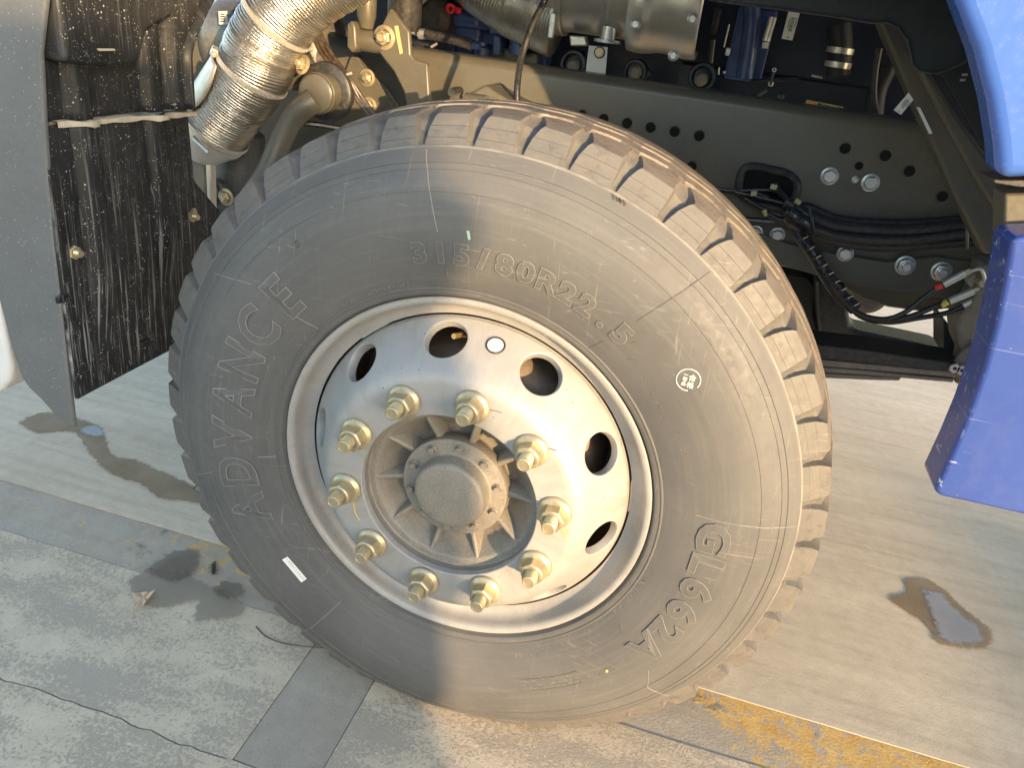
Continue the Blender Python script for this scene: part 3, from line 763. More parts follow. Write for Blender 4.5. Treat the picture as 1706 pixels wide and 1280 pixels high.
# oval opening with a rubber grommet
pc = aty(1279, 312, YW - .004); gpts = []
for k in range(49):
    a = 2 * PI * k / 48; ca, sa = math.cos(a), math.sin(a)
    gpts.append(pc + Vector((.058 * math.copysign(abs(ca) ** .6, ca), 0, .036 * math.copysign(abs(sa) ** .6, sa) - .12 * .058 * ca)))
gr = MB().tube(gpts, .0085, 10, False).build('grommet', M['black'], rail)
MB().add([p + Vector((0, .002, 0)) for p in gpts[:-1]], [tuple(range(48))]).build('grommet_opening', M['hole_shade'], rail, smooth=False)  # flat black face paints the shade inside the opening

# ---------------------------------------------------------------- damper bracket and stabiliser on the left, sunlit
def px_prism(pts, y, th, name, mat, parent, bevel=.003, **k):
    return MB().prism([aty(u, v, y) for u, v in pts], (0, th, 0)).build(name, mat, parent, bevel, **k)
rp = px_prism([(575, 118), (583, 95), (592, 88), (606, 112), (624, 128), (644, 146), (662, 172), (672, 205), (620, 225), (560, 230), (552, 180)], YW - .013, .012, 'bracket_plate', M['chassis'], truck)
fp = px_prism([(650, 12), (682, 52), (684, 90), (692, 100), (712, 105), (720, 230), (684, 230), (679, 188), (672, 152), (655, 118), (642, 102), (630, 86), (629, 62), (633, 46)], .60, .014, 'mounting_bracket', M['chassis'], truck, .004)
bs2 = bolt_mesh(.0125, .010, 1.5, .006, .6).build('bracket_bolt', M['zinc'], rp, loc=aty(612, 129, YW - .0135))
copy(bs2, rp, aty(615, 176, YW - .0135), (0, .3, 0))
MB().lathe([(.0115, 0), (.0115, -.0015), (.010, -.002), (.010, 0)], 28, aty(646, 178, YW - .0135)).build('plate_plug', M['chassis'], rp)
copy(bs2, fp, aty(641, 62, .5995), (0, .9, 0)).scale = (1.25, 1.4, 1.25)
stk = px_prism([(657, 43), (663, 42), (671, 88), (666, 90)], .5985, .0012, 'part_sticker', M['tan'], fp, 0)
# bushing (axis along X) and the damper above it
pb0, pb1 = aty(590, 62, .60), aty(640, 66, .60)
bush = MB().lathe([(.012, pb0.x - .006), (.021, pb0.x - .006), (.0215, pb0.x), (.0215, pb0.x + .062), (.019, pb0.x + .066), (.012, pb0.x + .066)], 36, (0, .615, pb0.z - .003), 'X').build('damper_bushing', M['chassis'], truck)
px_prism([(578, 40), (586, 33), (592, 45), (594, 80), (586, 88), (577, 78)], .585, .045, 'bushing_lug', M['chassis'], bush, .004)
pd = aty(611, 20, .615)
MB().lathe([(.0195, pd.z + .25), (.0195, pd.z + .018), (.0195, pd.z - .008), (.017, pd.z - .016), (.014, pd.z - .030)], 32, (pd.x, .615, 0), 'Z').build('damper', M['chassis'], truck)
pd2 = aty(662, 10, .66)
MB().lathe([(.036, pd2.z + .3), (.036, pd2.z - .03), (.03, pd2.z - .045), (0, pd2.z - .046)], 36, (pd2.x, .70, 0), 'Z').build('damper_tube', M['black'], truck)
# stabiliser: cup, rubber ring, grey tube
pc = aty(524, 156, .46)
cup = MB().lathe([(0, -.002), (.030, -.002), (.036, .002), (.0375, .008), (.0375, .040), (.030, .046), (0, .046)], 40, pc, 'Y').build('stabiliser_mount', M['chassis'], truck)
MB().lathe([(.0375, .006), (.0395, .008), (.0395, .012), (.0375, .014)], 40, pc, 'Y').build('weld_bead', M['chassis'], cup)
MB().lathe([(.02, .046), (.050, .046), (.056, .050), (.058, .058), (.056, .068), (.02, .070)], 48, pc + Vector((-.004, 0, 0)), 'Y').build('rubber_ring', M['black'], cup)
MB().tube([aty(560, 150, .56), aty(548, 158, .52)], .03, 24).build('mount_arm', M['chassis'], cup)
lk = spline([aty(415, 335, .40), aty(447, 285, .42), aty(470, 230, .44), aty(488, 196, .45), aty(506, 178, .455), aty(524, 166, .465)], 10)
MB().tube(lk, .0235, 24).build('stabiliser_link', M['chassis'], truck)
for u, v in ((505, 108), (410, 215)):
    copy(bs2, cup, aty(u, v, .46), (R(-20), .4, R(-30)))
px_prism([(478, 108), (492, 88), (507, 110), (500, 140), (485, 150), (470, 150)], .52, .05, 'mount_lug', M['chassis'], cup, .004)
MB().tube(spline([aty(495, 205, .50), aty(530, 208, .52), aty(580, 216, .55), aty(640, 224, .6)], 8), .007, 10).build('brake_pipe', M['blackgloss'], truck)

# cable bundle down to the axle
cbn = None
for k in range(5):
    o_ = (k - 2) * 4.6
    pts = [aty(524 + o_ * .9, 40, .56 + .004 * (k % 2)), aty(530 + o_ * .8, 62, .55), aty(546 + o_ * .9, 92, .54 + .006 * (k % 2)), aty(578 + o_ * .35, 128, .53 - .004 * (k % 3)), aty(600 + o_ * .6, 165, .53), aty(628 + o_ * .7, 205, .53), aty(650 + o_, 250, .53)]
    o = MB().tube(spline(pts, 9), .0042, 8).build('cable' if cbn else 'cable_bundle', M['cable'], cbn or truck)
    cbn = cbn or o
MB().tube(spline([aty(570, 128, .525), aty(577, 124, .518), aty(586, 121, .525)], 5), .0025, 6).build('cable_tie', M['white'] if 0 else M['steel'], cbn)
# axle end fittings peeping over the tyre
af = px_prism([(748, 190), (752, 166), (775, 158), (808, 140), (820, 150), (850, 168), (880, 182), (880, 200), (748, 200)], .40, .10, 'axle_bracket', M['chassis'], truck, .006)
p0 = aty(790, 168, .38)
MB().lathe([(.0, p0.x - .04), (.020, p0.x - .04), (.022, p0.x - .036), (.022, p0.x - .028), (.016, p0.x - .026), (.016, p0.x - .018), (.024, p0.x - .016), (.025, p0.x + .022), (.019, p0.x + .026), (.012, p0.x + .03), (0, p0.x + .03)], 32, (0, .38, p0.z - .012), 'X').build('axle_fitting', M['chassis'], af)
MB().lathe([(0, -.012), (.007, -.012), (.008, 0), (.008, .03)], 16, aty(756, 153, .38) , 'Y').build('air_fitting', M['black'], af)
# black braided brake cable
bc = resample(spline([aty(918, -25, .50), aty(905, 5, .50), aty(885, 45, .48), aty(869, 95, .46), aty(862, 140, .44), aty(861, 185, .43)], 20), .0022)
MB().tube(bc, lambda t, n=len(bc): .0056 + .0006 * (int(t * n) % 2), 10).build('brake_hose', M['blackgloss'], truck)

# ---------------------------------------------------------------- exhaust hose wrapped in foil
hp = resample(spline([aty(640, -110, .50), aty(585, -65, .48), aty(520, -22, .46), aty(470, 25, .45), aty(440, 75, .45), aty(421, 121, .45), aty(392, 165, .45), aty(368, 200, .45), aty(357, 217, .45)], 24), .00135)
nn = len(hp)
def hr(t):
    i = t * (nn - 1); return .0685 + .0011 * math.sin(i * 2 * PI / 4) + .0016 * math.sin(i * .031) + .0007 * math.sin(i * .37) 
hose = MB().tube(hp, hr, 56).build('exhaust_hose', M['foil'], truck, ang=80)
def clamp(i, r, parent, scr=True):
    p = hp[i]; t = (hp[min(i + 1, nn - 1)] - hp[max(i - 1, 0)]).normalized(); a = t.orthogonal().normalized(); b = t.cross(a)
    ring = [p + (a * math.cos(2 * PI * k / 48) + b * math.sin(2 * PI * k / 48)) * r for k in range(49)]
    mb = MB()
    vs = []
    for q in ring: 
        d = (q - p).normalized(); vs += [q - t * .005, q - t * .005 + d * .0015, q + t * .005 + d * .0015, q + t * .005]
    mb.add(vs, [(4 * k + j, 4 * k + (j + 1) % 4, 4 * (k + 1) + (j + 1) % 4, 4 * (k + 1) + j) for k in range(48) for j in range(4)])
    for k in range(96):
        w = 2 * PI * k / 96; d = a * math.cos(w) + b * math.sin(w); q = p + d * (r + .0018)
        mb.box(q, (.0012, .0012, .0012), Matrix((t * 5, t.cross(d) * .9, d)).transposed())
    o = mb.build('hose_clamp', M['steel'], parent)
    if scr:
        d = Vector((-.75, -.55, .3)); d = (d - t * d.dot(t)).normalized(); s_ = t.cross(d)
        q = p + d * (r + .006); m2 = MB().box(q, (.014, .02, .012), Matrix((t, s_, d)).transposed())
        m2.tube([q - s_ * .02, q + s_ * .016], .005, 10); m2.build('clamp_screw', M['steel'], parent, .001)
    return o
i1 = min(range(nn), key=lambda i: (hp[i] - aty(460, 34, .45)).length); i2 = min(range(nn), key=lambda i: (hp[i] - aty(421, 121, .45)).length)
clamp(i1, .0705, hose, False); clamp(i2, .0705, hose); clamp(nn - 6, .0705, hose, False)
# smooth sleeve on the shaded side of the lower half and the outlet elbow
sv_ = MB(); rows = list(range(i2 + 8, nn - 10, 6)); K = 14; vs = []
for i in rows:
    p = hp[i]; t = (hp[min(i + 1, nn - 1)] - hp[i - 1]).normalized(); d0 = Vector((-1, -.25, .35)); d0 = (d0 - t * d0.dot(t)).normalized(); s_ = t.cross(d0)
    e = 50 + 12 * math.sin((i - rows[0]) / (rows[-1] - rows[0]) * PI)
    for k in range(K + 1):
        w = R(-e + 2 * e * k / K); vs.append(p + (d0 * math.cos(w) + s_ * math.sin(w)) * (.0735 + .004 * math.cos(w)))
sv_.add(vs, [(i * (K + 1) + k, i * (K + 1) + k + 1, (i + 1) * (K + 1) + k + 1, (i + 1) * (K + 1) + k) for i in range(len(rows) - 1) for k in range(K)])
o = sv_.build('heat_sleeve', M['steel'], hose); so = o.modifiers.new('s', 'SOLIDIFY'); so.thickness = .002
el = spline([hp[-1], hp[-1] + (hp[-1] - hp[-30]).normalized() * .012, hp[-1] + (hp[-1] - hp[-30]).normalized() * .024, hp[-1] + (hp[-1] - hp[-30]).normalized() * .032 + Vector((0, .01, 0))], 8)
MB().tube(el, lambda t: .069 - .030 * t ** 3, 48).build('exhaust_elbow', M['steel'], hose)
q = aty(345, 246, .38); MB().tube([q + Vector((-.03, 0, .014)), q + Vector((.012, -.01, -.006))], .0055, 10).build('clamp_bolt', M['bolt'], hose)

# cylinder and bracketry behind the hose
tnk = MB().lathe([(0, -.95), (.05, -.95), (.085, -.93), (.10, -.90), (.10, -.66), (.085, -.63), (.05, -.615), (0, -.615)], 48, (0, .78, 1.04), 'X').build('air_tank', paint('scuffed_tank_paint', (.16, .15, .135), .35, .5, .35, .35, speck=.6), truck)
px_prism([(364, 18), (378, 18), (379, 40), (365, 40)], .66, .0015, 'tank_label', M['white'], tnk, 0)
for k in range(4): px_prism([(367, 22 + k * 4), (374, 22 + k * 4), (374, 24 + k * 4), (367, 24 + k * 4)], .6588, .0006, 'label_print', M['ink'], tnk, 0)
px_prism([(318, 235), (340, 250), (344, 365), (330, 365), (318, 330)], .45, .012, 'support_plate', M['iron'], truck)
px_prism([(341, 252), (350, 255), (353, 360), (346, 362)], .42, .02, 'support_flange', M['steel'], truck)
g0 = aty(392, 262, .55)
gb = MB().lathe([(.0, g0.z + .055), (.045, g0.z + .055), (.053, g0.z + .047), (.055, g0.z - .03), (.058, g0.z - .05), (.05, g0.z - .10), (0, g0.z - .11)], 40, (g0.x, .57, 0), 'Z').build('steering_gear', M['darkgrey'], truck)
MB().lathe([(.030, -.01), (.022, -.014), (.02, 0), (.03, .03)], 28, aty(360, 318, .50)).build('gear_flange', M['darkgrey'], gb)
copy(bs2, gb, aty(377, 328, .49), (0, .5, 0))
px_prism([(355, 290), (430, 300), (440, 380), (340, 380)], .60, .08, 'steering_bracket', M['black'], truck)

# ---------------------------------------------------------------- silencer with heat shield
SY, SZ, SR = .93, 1.262, .105
xa, xb = aty(918, 30, SY - .08).x, aty(1045, 60, SY - .08).x
sil = MB().lathe([(.09, xa - .02), (SR, xa - .015), (SR, xa), (SR, xb - .064), (SR - .003, xb - .060), (SR - .003, xb - .052), (SR, xb - .048), (SR, xb + .09), (.06, xb + .10), (0, xb + .10)], 64, (0, SY, SZ), 'X').build('silencer', M['steel'], truck)
MB().lathe([(SR, xa), (SR + .010, xa), (SR + .010, xa + .006), (SR + .006, xa + .010), (SR + .010, xa + .014), (SR + .010, xa + .02), (SR, xa + .02)], 64, (0, SY, SZ), 'X').build('clamp_band', M['steel'], sil)
MB().box(aty(920, 42, SY - .125), (.012, .012, .05)).box(aty(919, 25, SY - .125), (.006, .006, .03)).build('band_latch', M['bolt'], sil, .002)
px_prism([(948, 58), (975, 60), (978, 76), (950, 76)], SY - .06, .03, 'silencer_boss', M['steel'], sil)
p = aty(1013, 60, SY - .05)
MB().lathe([(.018, p.z + .02), (.018, p.z - .006), (.030, p.z - .007), (.031, p.z - .013), (.016, p.z - .014), (0, p.z - .014)], 30, (p.x, SY - .05, 0), 'Z').build('sensor_boss', M['bolt'], sil)
hs = []
arc = [R(100), R(120), R(140), R(160), R(180), R(198), R(212)]
x0s, x1s = aty(1040, 60, SY - .1).x, aty(1164, 50, SY - .1).x
hsb = MB(); n_ = 20; vs = []
for i in range(n_ + 1):
    u = i / n_; x = x0s + (x1s - x0s) * u
    low = 0 if u < .3 else min(1, (u - .3) / .35); low = low * low * (3 - 2 * low)
    for j in range(13):
        w = R(60 + (112 + 34 * low) * j / 12)
        rr = SR + .022 + .006 * math.cos((w - R(120)) * 2) + (.007 if .08 < u < .3 and 3 < j < 10 else 0) + .003 * math.sin(u * 9)
        vs.append(Vector((x, SY - rr * math.sin(w), SZ + rr * math.cos(w))))
hsb.add(vs, [(i * 13 + j, i * 13 + j + 1, (i + 1) * 13 + j + 1, (i + 1) * 13 + j) for i in range(n_) for j in range(12)])
shield = hsb.build('heat_shield', M['steel'], sil, ang=60); so = shield.modifiers.new('s', 'SOLIDIFY'); so.thickness = .002; so.offset = 0
sb = bolt_mesh(.008, .006, 1.4).build('shield_bolt', M['bolt'], sil, loc=aty(1059, 40, SY - SR - .045))
for u, v in ((1154, 31), (1122, 92)): copy(sb, sil, aty(u, v, SY - SR - .04), (0, .3, 0))
# flexible foil pipe running from the silencer
fp_ = resample(spline([aty(760, -70, SY + .02), aty(810, -30, SY), aty(860, 0, SY), aty(905, 18, SY), aty(935, 28, SY)], 16), .0016); n2 = len(fp_)
MB().tube(fp_, lambda t: .070 + .018 * t + .0012 * math.sin(t * (n2 - 1) * PI / 2), 48).build('flexible_pipe', M['foil'], sil, ang=80)
# light bracket under it
br = px_prism([(981, 75), (1012, 78), (1008, 128), (975, 124)], .86, .004, 'bracket', M['lightgrey'], truck, .001)
MB().lathe([(.0095, 0), (.0095, -.004), (.0065, -.004), (.0065, -.009), (0, -.009)], 20, aty(999, 87, .8595)).build('bracket_bolt', M['zinc'], br)
MB().lathe([(.0125, 0), (.0125, -.0025), (.009, -.003)], 24, aty(999, 87, .8595)).build('bolt_washer', M['black'], br)

# ---------------------------------------------------------------- engine
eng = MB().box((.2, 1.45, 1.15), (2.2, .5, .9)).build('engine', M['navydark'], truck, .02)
def ebox(u0, v0, u1, v1, y, d, name='engine_block', mat='navy', bevel=.006):
    a = aty(u0, v1, y); c = aty(u1, v0, y); e = aty(u0, v0, y)
    z0, z1 = min(a.z, c.z), max(e.z, c.z)
    return MB().box(((a.x + c.x) / 2, y + d / 2, (a.z + e.z) / 2), (abs(c.x - a.x), d, abs(e.z - a.z))).build(name, M[mat], eng, bevel)
def etube(pts, y, r, name='hose', mat='black', dy=0):
    return MB().tube(spline([aty(u, v, y + dy * i) for i, (u, v) in enumerate(pts)], 8), r, 14).build(name, M[mat], eng)
def eport(u, v, y, r, mat='navydark', name='engine_port', m2='iron'):
    p = aty(u, v, y)
    o = MB().lathe([(r * 1.35, .03), (r * 1.35, 0), (r * 1.25, -.006), (r * .98, -.006), (r * .95, .004), (r * .8, .006), (0, .002)], 32, p).build(name, M[mat], eng)
    return o
ebox(752, 38, 800, 92, .96, .10, 'pump_block'); ebox(800, 22, 850, 75, 1.0, .1, 'pump_block'); ebox(770, 0, 810, 24, 1.0, .1, 'fuel_block')
ebox(845, 35, 872, 90, .97, .08, 'valve_block', 'chassis'); ebox(785, 72, 900, 112, .99, .1, 'engine_flange', 'chassis'); ebox(818, 55, 835, 90, .95, .05, 'pump_body', 'navy')
p = aty(760, 28, .95); MB().lathe([(0, p.x - .02), (.018, p.x - .02), (.02, p.x - .016), (.02, p.x + .08), (.016, p.x + .09), (0, p.x + .09)], 28, (0, .95, p.z), 'X').build('filter_head', M['navy'], eng)
for (u, v) in ((826, 40), (800, 88), (862, 75)):
    p = aty(u, v, .94); MB().lathe([(.018, p.z - .02), (.018, p.z + .012), (.012, p.z + .016), (.012, p.z + .024), (0, p.z + .026)], 24, (p.x, .95, 0), 'Z').build('pump_cap', M['navy'], eng)
etube([(793, 40), (800, 24), (820, 18), (850, 30), (870, 36)], .93, .007, 'fuel_pipe', 'navy'); etube([(812, 42), (825, 34), (848, 38)], .92, .006, 'fuel_pipe', 'navy')
p = aty(715, 28, .95); MB().lathe([(0, -.06), (.05, -.058), (.068, -.04), (.072, 0), (.068, .06)], 36, p).build('oil_tank', M['black'], eng)
etube([(708, -5), (690, 15), (681, 30), (684, 48), (700, 56)], .88, .0075, 'silver_pipe', 'steel')
etube([(698, 56), (715, 56)], .87, .012, 'hose_nut', 'bolt'); etube([(712, 56), (735, 60), (760, 66), (785, 74)], .86, .0125, 'hose', 'black'); etube([(785, 74), (800, 76)], .87, .009, 'hose_end', 'navy')
etube([(718, 78), (728, 72)], .85, .003, 'hose_clip', 'bolt')
MB().lathe([(.005, -.008), (.011, -.008), (.011, .006), (.005, .006)], 20, aty(752, 14, .9)).build('red_clip', M['red'], eng); ebox(758, 10, 766, 22, .9, .02, 'red_clip', 'red', .003); ebox(785, 2, 797, 6, .92, .02, 'red_clip', 'red', .002)
for u, v, r in ((955, 106, .024), (1058, 119, .021), (1170, 128, .024)): eport(u, v, .98, r)
for u, v in ((1058, 118), (955, 106), (1168, 130)):
    p = aty(u, v + 2, .975); MB().lathe([(0, -.018), (.010, -.016), (.015, -.008), (.017, .01)], 24, p).build('port_plug', M['iron'], eng)
px_prism([(1040, 108), (1062, 98), (1082, 116), (1086, 124), (1070, 134), (1045, 132)], .985, .02, 'port_flange', M['navydark'], eng, .003)
ebox(895, 62, 915, 110, 1.02, .06, 'engine_bracket', 'navy'); ebox(905, 84, 917, 88, .95, .05, 'engine_bracket', 'navy', .001)
# right part of the engine bay: hoses, clamps, stickers
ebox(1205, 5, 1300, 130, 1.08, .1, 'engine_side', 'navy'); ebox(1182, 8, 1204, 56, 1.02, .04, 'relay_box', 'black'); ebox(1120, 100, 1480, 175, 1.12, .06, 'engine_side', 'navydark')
etube([(1252, -10), (1252, 40), (1246, 90), (1240, 130)], 1.02, .020, 'coolant_hose', 'navy'); etube([(1465, 80), (1458, 120), (1456, 160), (1462, 190)], .95, .007, 'hose', 'black'); etube([(1480, 110), (1462, 150), (1456, 190)], 1.0, .02, 'hose', 'liner')
etube([(1398, 40), (1400, 80), (1396, 125)], 1.02, .026, 'coolant_hose', 'liner')
for u, v in ((1403, 84), (1399, 108)):
    p = aty(u, v, .99); MB().lathe([(.0275, p.z + .006), (.029, p.z + .006), (.029, p.z - .006), (.0275, p.z - .006)], 36, (p.x - .001, 1.018, 0), 'Z').build('hose_clamp', M['steel'], eng)
etube([(1288, 28), (1276, 68)], 1.0, .009, 'sensor', 'steel'); etube([(1276, 70), (1274, 80)], 1.0, .007, 'sensor_tip', 'white')
ebox(1207, 78, 1218, 92, 1.0, .02, 'bracket_clip', 'bolt', .002); etube([(1215, 40), (1206, 78)], 1.0, .002, 'thin_pipe', 'bolt'); etube([(1188, 66), (1184, 105)], 1.0, .006, 'dipstick', 'chassis'); etube([(1198, 112), (1197, 124)], .98, .002, 'thin_pipe', 'bolt'); ebox(1204, 117, 1210, 122, .98, .01, 'bracket_clip', 'bolt', .002)
MB().lathe([(.0025, -.006), (.0045, -.006), (.0045, 0), (.0025, 0)], 14, aty(1290, 116, .95)).build('eyelet', M['bolt'], eng); etube([(1290, 118), (1286, 130), (1284, 142)], .95, .003, 'sensor_stem', 'black'); ebox(1279, 134, 1290, 143, .95, .015, 'sensor_plug', 'bolt', .003)
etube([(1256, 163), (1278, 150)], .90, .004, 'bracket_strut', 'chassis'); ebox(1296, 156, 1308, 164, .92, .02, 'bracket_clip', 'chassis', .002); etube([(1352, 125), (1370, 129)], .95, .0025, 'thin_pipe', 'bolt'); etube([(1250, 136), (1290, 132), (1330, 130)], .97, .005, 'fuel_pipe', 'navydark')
def barcode(pts, y, parent, name='barcode_sticker'):
    o = px_prism(pts, y, .0015, name, M['white'], parent, 0)
    a, b, c, d = [Vector(q) for q in pts] if 0 else [aty(u, v, y - .0004) for u, v in pts]
    mb = MB(); rn = random.Random(len(bpy.data.objects))
    t = .22
    while t < .7:
        w = rn.uniform(.012, .035); P = lambda s, q: a.lerp(b, s).lerp(d.lerp(c, s), q)
        mb.add([P(.38, t), P(.72, t), P(.72, t + w), P(.38, t + w)], [(0, 1, 2, 3)]); t += w + rn.uniform(.015, .03)
    for k, (s0, q0, q1) in enumerate(((.84, .2, .55), (.25, .25, .6), (.45, .88, .95), (.60, .88, .95))):
        P = lambda s, q: a.lerp(b, s).lerp(d.lerp(c, s), q); mb.add([P(s0, q0), P(s0 + .06, q0), P(s0 + .06, q1), P(s0, q1)], [(0, 1, 2, 3)])
    mb.build('barcode_print', M['ink'], parent, smooth=False); return o
barcode([(1314, 17), (1333, 20), (1320, 67), (1302, 64)], .98, eng)
# yellow caution strip on the rail flange behind
cs = px_prism([(1344, 166), (1406, 178), (1395, 186), (1340, 176)], YW + .09, .002, 'caution_sticker', M['tan'], rail, 0)
px_prism([(1347, 168), (1360, 170), (1358, 178), (1344, 175)], YW + .089, .0008, 'caution_symbol', M['orange'], rail, 0)
px_prism([(1363, 171), (1403, 179), (1394, 184), (1361, 178)], YW + .089, .0008, 'caution_print', M['ink'], rail, 0)
vs, fs = text_geo('CAUTION', .011)
a_, b_, d_ = aty(1367, 179.2, YW + .0872), aty(1396, 184.0, YW + .0872), aty(1369, 172.5, YW + .0872)
mx = max(v.x for v in vs); mnx = min(v.x for v in vs); mh = max(v.y for v in vs)
MB().add([a_ + (b_ - a_) * ((v.x - mnx) / (mx - mnx)) + (d_ - a_) * (v.y / mh) for v in vs], fs).build('caution_lettering', M['tan'], rail, smooth=False)

# ---------------------------------------------------------------- wiring harness and brake hoses
def corr(pts, r, name, parent, step=.0022, amp=.0009, mat='black'):
    P = resample(spline(pts, 20), step); n = len(P)
    return MB().tube(P, lambda t: r + amp * (int(round(t * (n - 1))) % 2), 12).build(name, M[mat], parent, ang=80)
HY = YW - .035
har = corr([aty(1308, 335, HY), aty(1345, 358, HY - .005), aty(1400, 377, HY), aty(1500, 384, HY), aty(1600, 376, HY), aty(1720, 362, HY)], .0125, 'wiring_harness', truck)
corr([aty(1308, 352, HY - .01), aty(1345, 376, HY - .012), aty(1400, 394, HY - .01), aty(1500, 400, HY - .01), aty(1600, 390, HY - .01), aty(1720, 376, HY - .01)], .0105, 'conduit', har)
corr([aty(1308, 365, HY), aty(1345, 390, HY), aty(1400, 405, HY), aty(1480, 412, HY), aty(1600, 404, HY), aty(1720, 395, HY)], .0085, 'conduit', har)
corr([aty(1308, 344, HY + .02), aty(1345, 345, HY + .02), aty(1400, 366, HY + .02), aty(1500, 372, HY + .02), aty(1600, 366, HY + .02), aty(1720, 350, HY + .02)], .009, 'conduit', har)
tp = [aty(1312, 352, HY), aty(1328, 364, HY), aty(1350, 376, HY)]
MB().tube(resample(spline(tp, 12), .003), lambda t: .024 + .001 * (int(t * 40) % 2), 20).build('tape_wrap', M['blackgloss'], har)
for u, v, du, dv in ((1349, 345, 8, 52), (1612, 352, -1, 62)):
    MB().tube([aty(u, v, HY - .016), aty(u + du * .3, v + dv * .3, HY - .026), aty(u + du * .7, v + dv * .7, HY - .026), aty(u + du, v + dv, HY - .012)], .0032, 6).build('cable_tie', M['black'] if u < 1500 else M['grey'], har)
for k, (pts, r) in enumerate(([[(1150, 308), (1200, 316), (1260, 322), (1310, 345)], .0042], [[(1180, 312), (1222, 318), (1290, 318), (1320, 345)], .0038], [[(1225, 320), (1270, 330), (1310, 340)], .0045], [[(1200, 362), (1260, 368), (1320, 372)], .007], [[(1240, 330), (1275, 350), (1315, 365)], .0042], [[(1290, 305), (1300, 320), (1318, 340)], .006], [[(1272, 352), (1295, 365), (1318, 372)], .006])):
    MB().tube(spline([aty(u, v, YW - .02 - .004 * k) for u, v in pts], 8), r, 10).build('wire', M['blackgloss'], har)
for u, v, w in ((1289, 311, (1, .2)), (1256, 322, (1, 0)), (1329, 336, (.8, .6)), (1275, 354, (.5, .9))):
    p0 = aty(u - 5 * w[0], v - 5 * w[1], YW - .045); p1 = aty(u + 5 * w[0], v + 5 * w[1], YW - .045)
    MB().tube([p0, p1], .0055, 10).build('yellow_tape', paint('faded_yellow_tape', (.42, .40, .18), .6), har)
hs1 = MB().tube(spline([aty(1330, 390, HY - .03), aty(1352, 418, HY - .05), aty(1378, 462, HY - .06), aty(1400, 492, HY - .06), aty(1425, 515, HY - .06)], 10), .0135, 14).build('brake_hose_bundle', M['blackgloss'], truck)
rh = random.Random(3)
for k in range(9):
    t = k / 8; u = 1338 + 85 * t; v = 398 + 112 * t ** .9
    MB().tube([aty(u - 6, v + 2, HY - .075), aty(u, v - 1, HY - .082), aty(u + 7, v - 5, HY - .075)], .003, 6).build('spiral_wrap', M['blackgloss'], hs1)
hoses = ([(1400, 495), (1430, 522), (1470, 532), (1505, 522), (1545, 492), (1572, 474)], [(1402, 497), (1432, 525), (1475, 535), (1520, 526), (1560, 510), (1582, 502)], [(1405, 499), (1435, 528), (1480, 537), (1530, 530), (1575, 522), (1605, 510)])
for k, (pts, bandc, end) in enumerate(zip(hoses, ('red', 'yellow', 'black'), ([(1572, 474), (1608, 455)], [(1582, 502), (1622, 485)], [(1605, 510), (1645, 491)]))):
    y = HY - .07 + .006 * k
    MB().tube(spline([aty(u, v, y) for u, v in pts], 10), .0052, 12).build('brake_hose', M['blackgloss'], hs1)
    (u0, v0), (u1, v1) = end
    MB().tube([aty(u0, v0, y), aty(u1, v1, y)], .0075, 14).build('hose_ferrule', M['steel'], hs1)
    if k < 2: MB().tube([aty(u0 - 14, v0 + 6 + k, y), aty(u0 - 3, v0 + 1, y)], .0066, 12).build('colour_band', M[bandc], hs1)
    MB().tube([aty(u1 - 1, v1, y), aty(u1 + 9, v1 - 4, y)], .0062, 6).build('hose_nut', M['zinc'], hs1)
    e2 = [(u1 + 5, v1 - 2), (u1 + 24, v1 - 7), (u1 + 30, v1), (u1 + 34, v1 + 14)] if k == 0 else [(u1 + 5, v1 - 2), (u1 + 25, v1 - 11), (u1 + 60, v1 - 24)]
    MB().tube(spline([aty(u, v, y) for u, v in e2], 8), .0034 if k == 0 else .0042, 10).build('brake_pipe', M['steel'] if k == 0 else M['zinc'], hs1)
for (u, v) in ((1636, 470),): MB().lathe([(.0, -.01), (.008, -.01), (.009, 0), (.009, .02)], 12, aty(u, v, HY - .06)).build('hose_nut', M['zinc'], hs1)
MB().lathe([(.0, -.012), (.014, -.012), (.016, -.008), (.016, .02)], 24, aty(1626, 466, HY - .02)).build('pipe_clip', M['steel'], hs1)

# ---------------------------------------------------------------- spring pack and hanger casting
spn = MB()
def bar(pts, y0, y1, mb): mb.prism([aty(u, v, y0) for u, v in pts], (0, y1 - y0, 0))
bar([(1290, 560), (1368, 575), (1450, 584), (1600, 607), (1600, 622), (1450, 606), (1368, 598), (1290, 590)], .60, .69, spn)
spring = spn.build('leaf_spring', M['black'], truck, .003)
for pts, dy in (([(1290, 592), (1450, 607), (1640, 625), (1640, 634), (1450, 617), (1290, 605)], 0), ([(1290, 606), (1450, 618), (1590, 632), (1588, 638), (1450, 626), (1290, 616)], .001), ([(1290, 617), (1450, 627), (1502, 630), (1498, 635), (1450, 634), (1290, 627)], .002)):
    px_prism(pts, .602 + dy, .086, 'spring_leaf', M['spring'], spring, .0025)
hg = px_prism([(1640, 440), (1720, 452), (1720, 660), (1650, 650), (1590, 640), (1603, 620), (1608, 600), (1597, 575), (1594, 548), (1600, 525), (1618, 508), (1632, 480)], .615, .09, 'spring_hanger', M['iron'], truck, .006)
MB().lathe([(.028, 0), (.046, -.002), (.046, -.012), (.040, -.016), (.026, -.016), (.024, -.006), (.014, -.006), (.013, -.012), (0, -.013)], 36, aty(1632, 606, .613)).build('spring_pin', M['iron'], hg)
for u, v in ((1588, 610), (1600, 613)): MB().lathe([(.011, -.012), (.010, -.014), (.004, -.014), (.004, .02)], 6, aty(u, v, .598)).build('hanger_bolt', M['bolt'], hg)
bracepts = [(1572, 533), (1580, 540), (1592, 562), (1600, 590), (1600, 612), (1575, 596), (1572, 590)]
px_prism(bracepts, .70, .10, 'hanger_gusset', M['liner'], hg, .002)
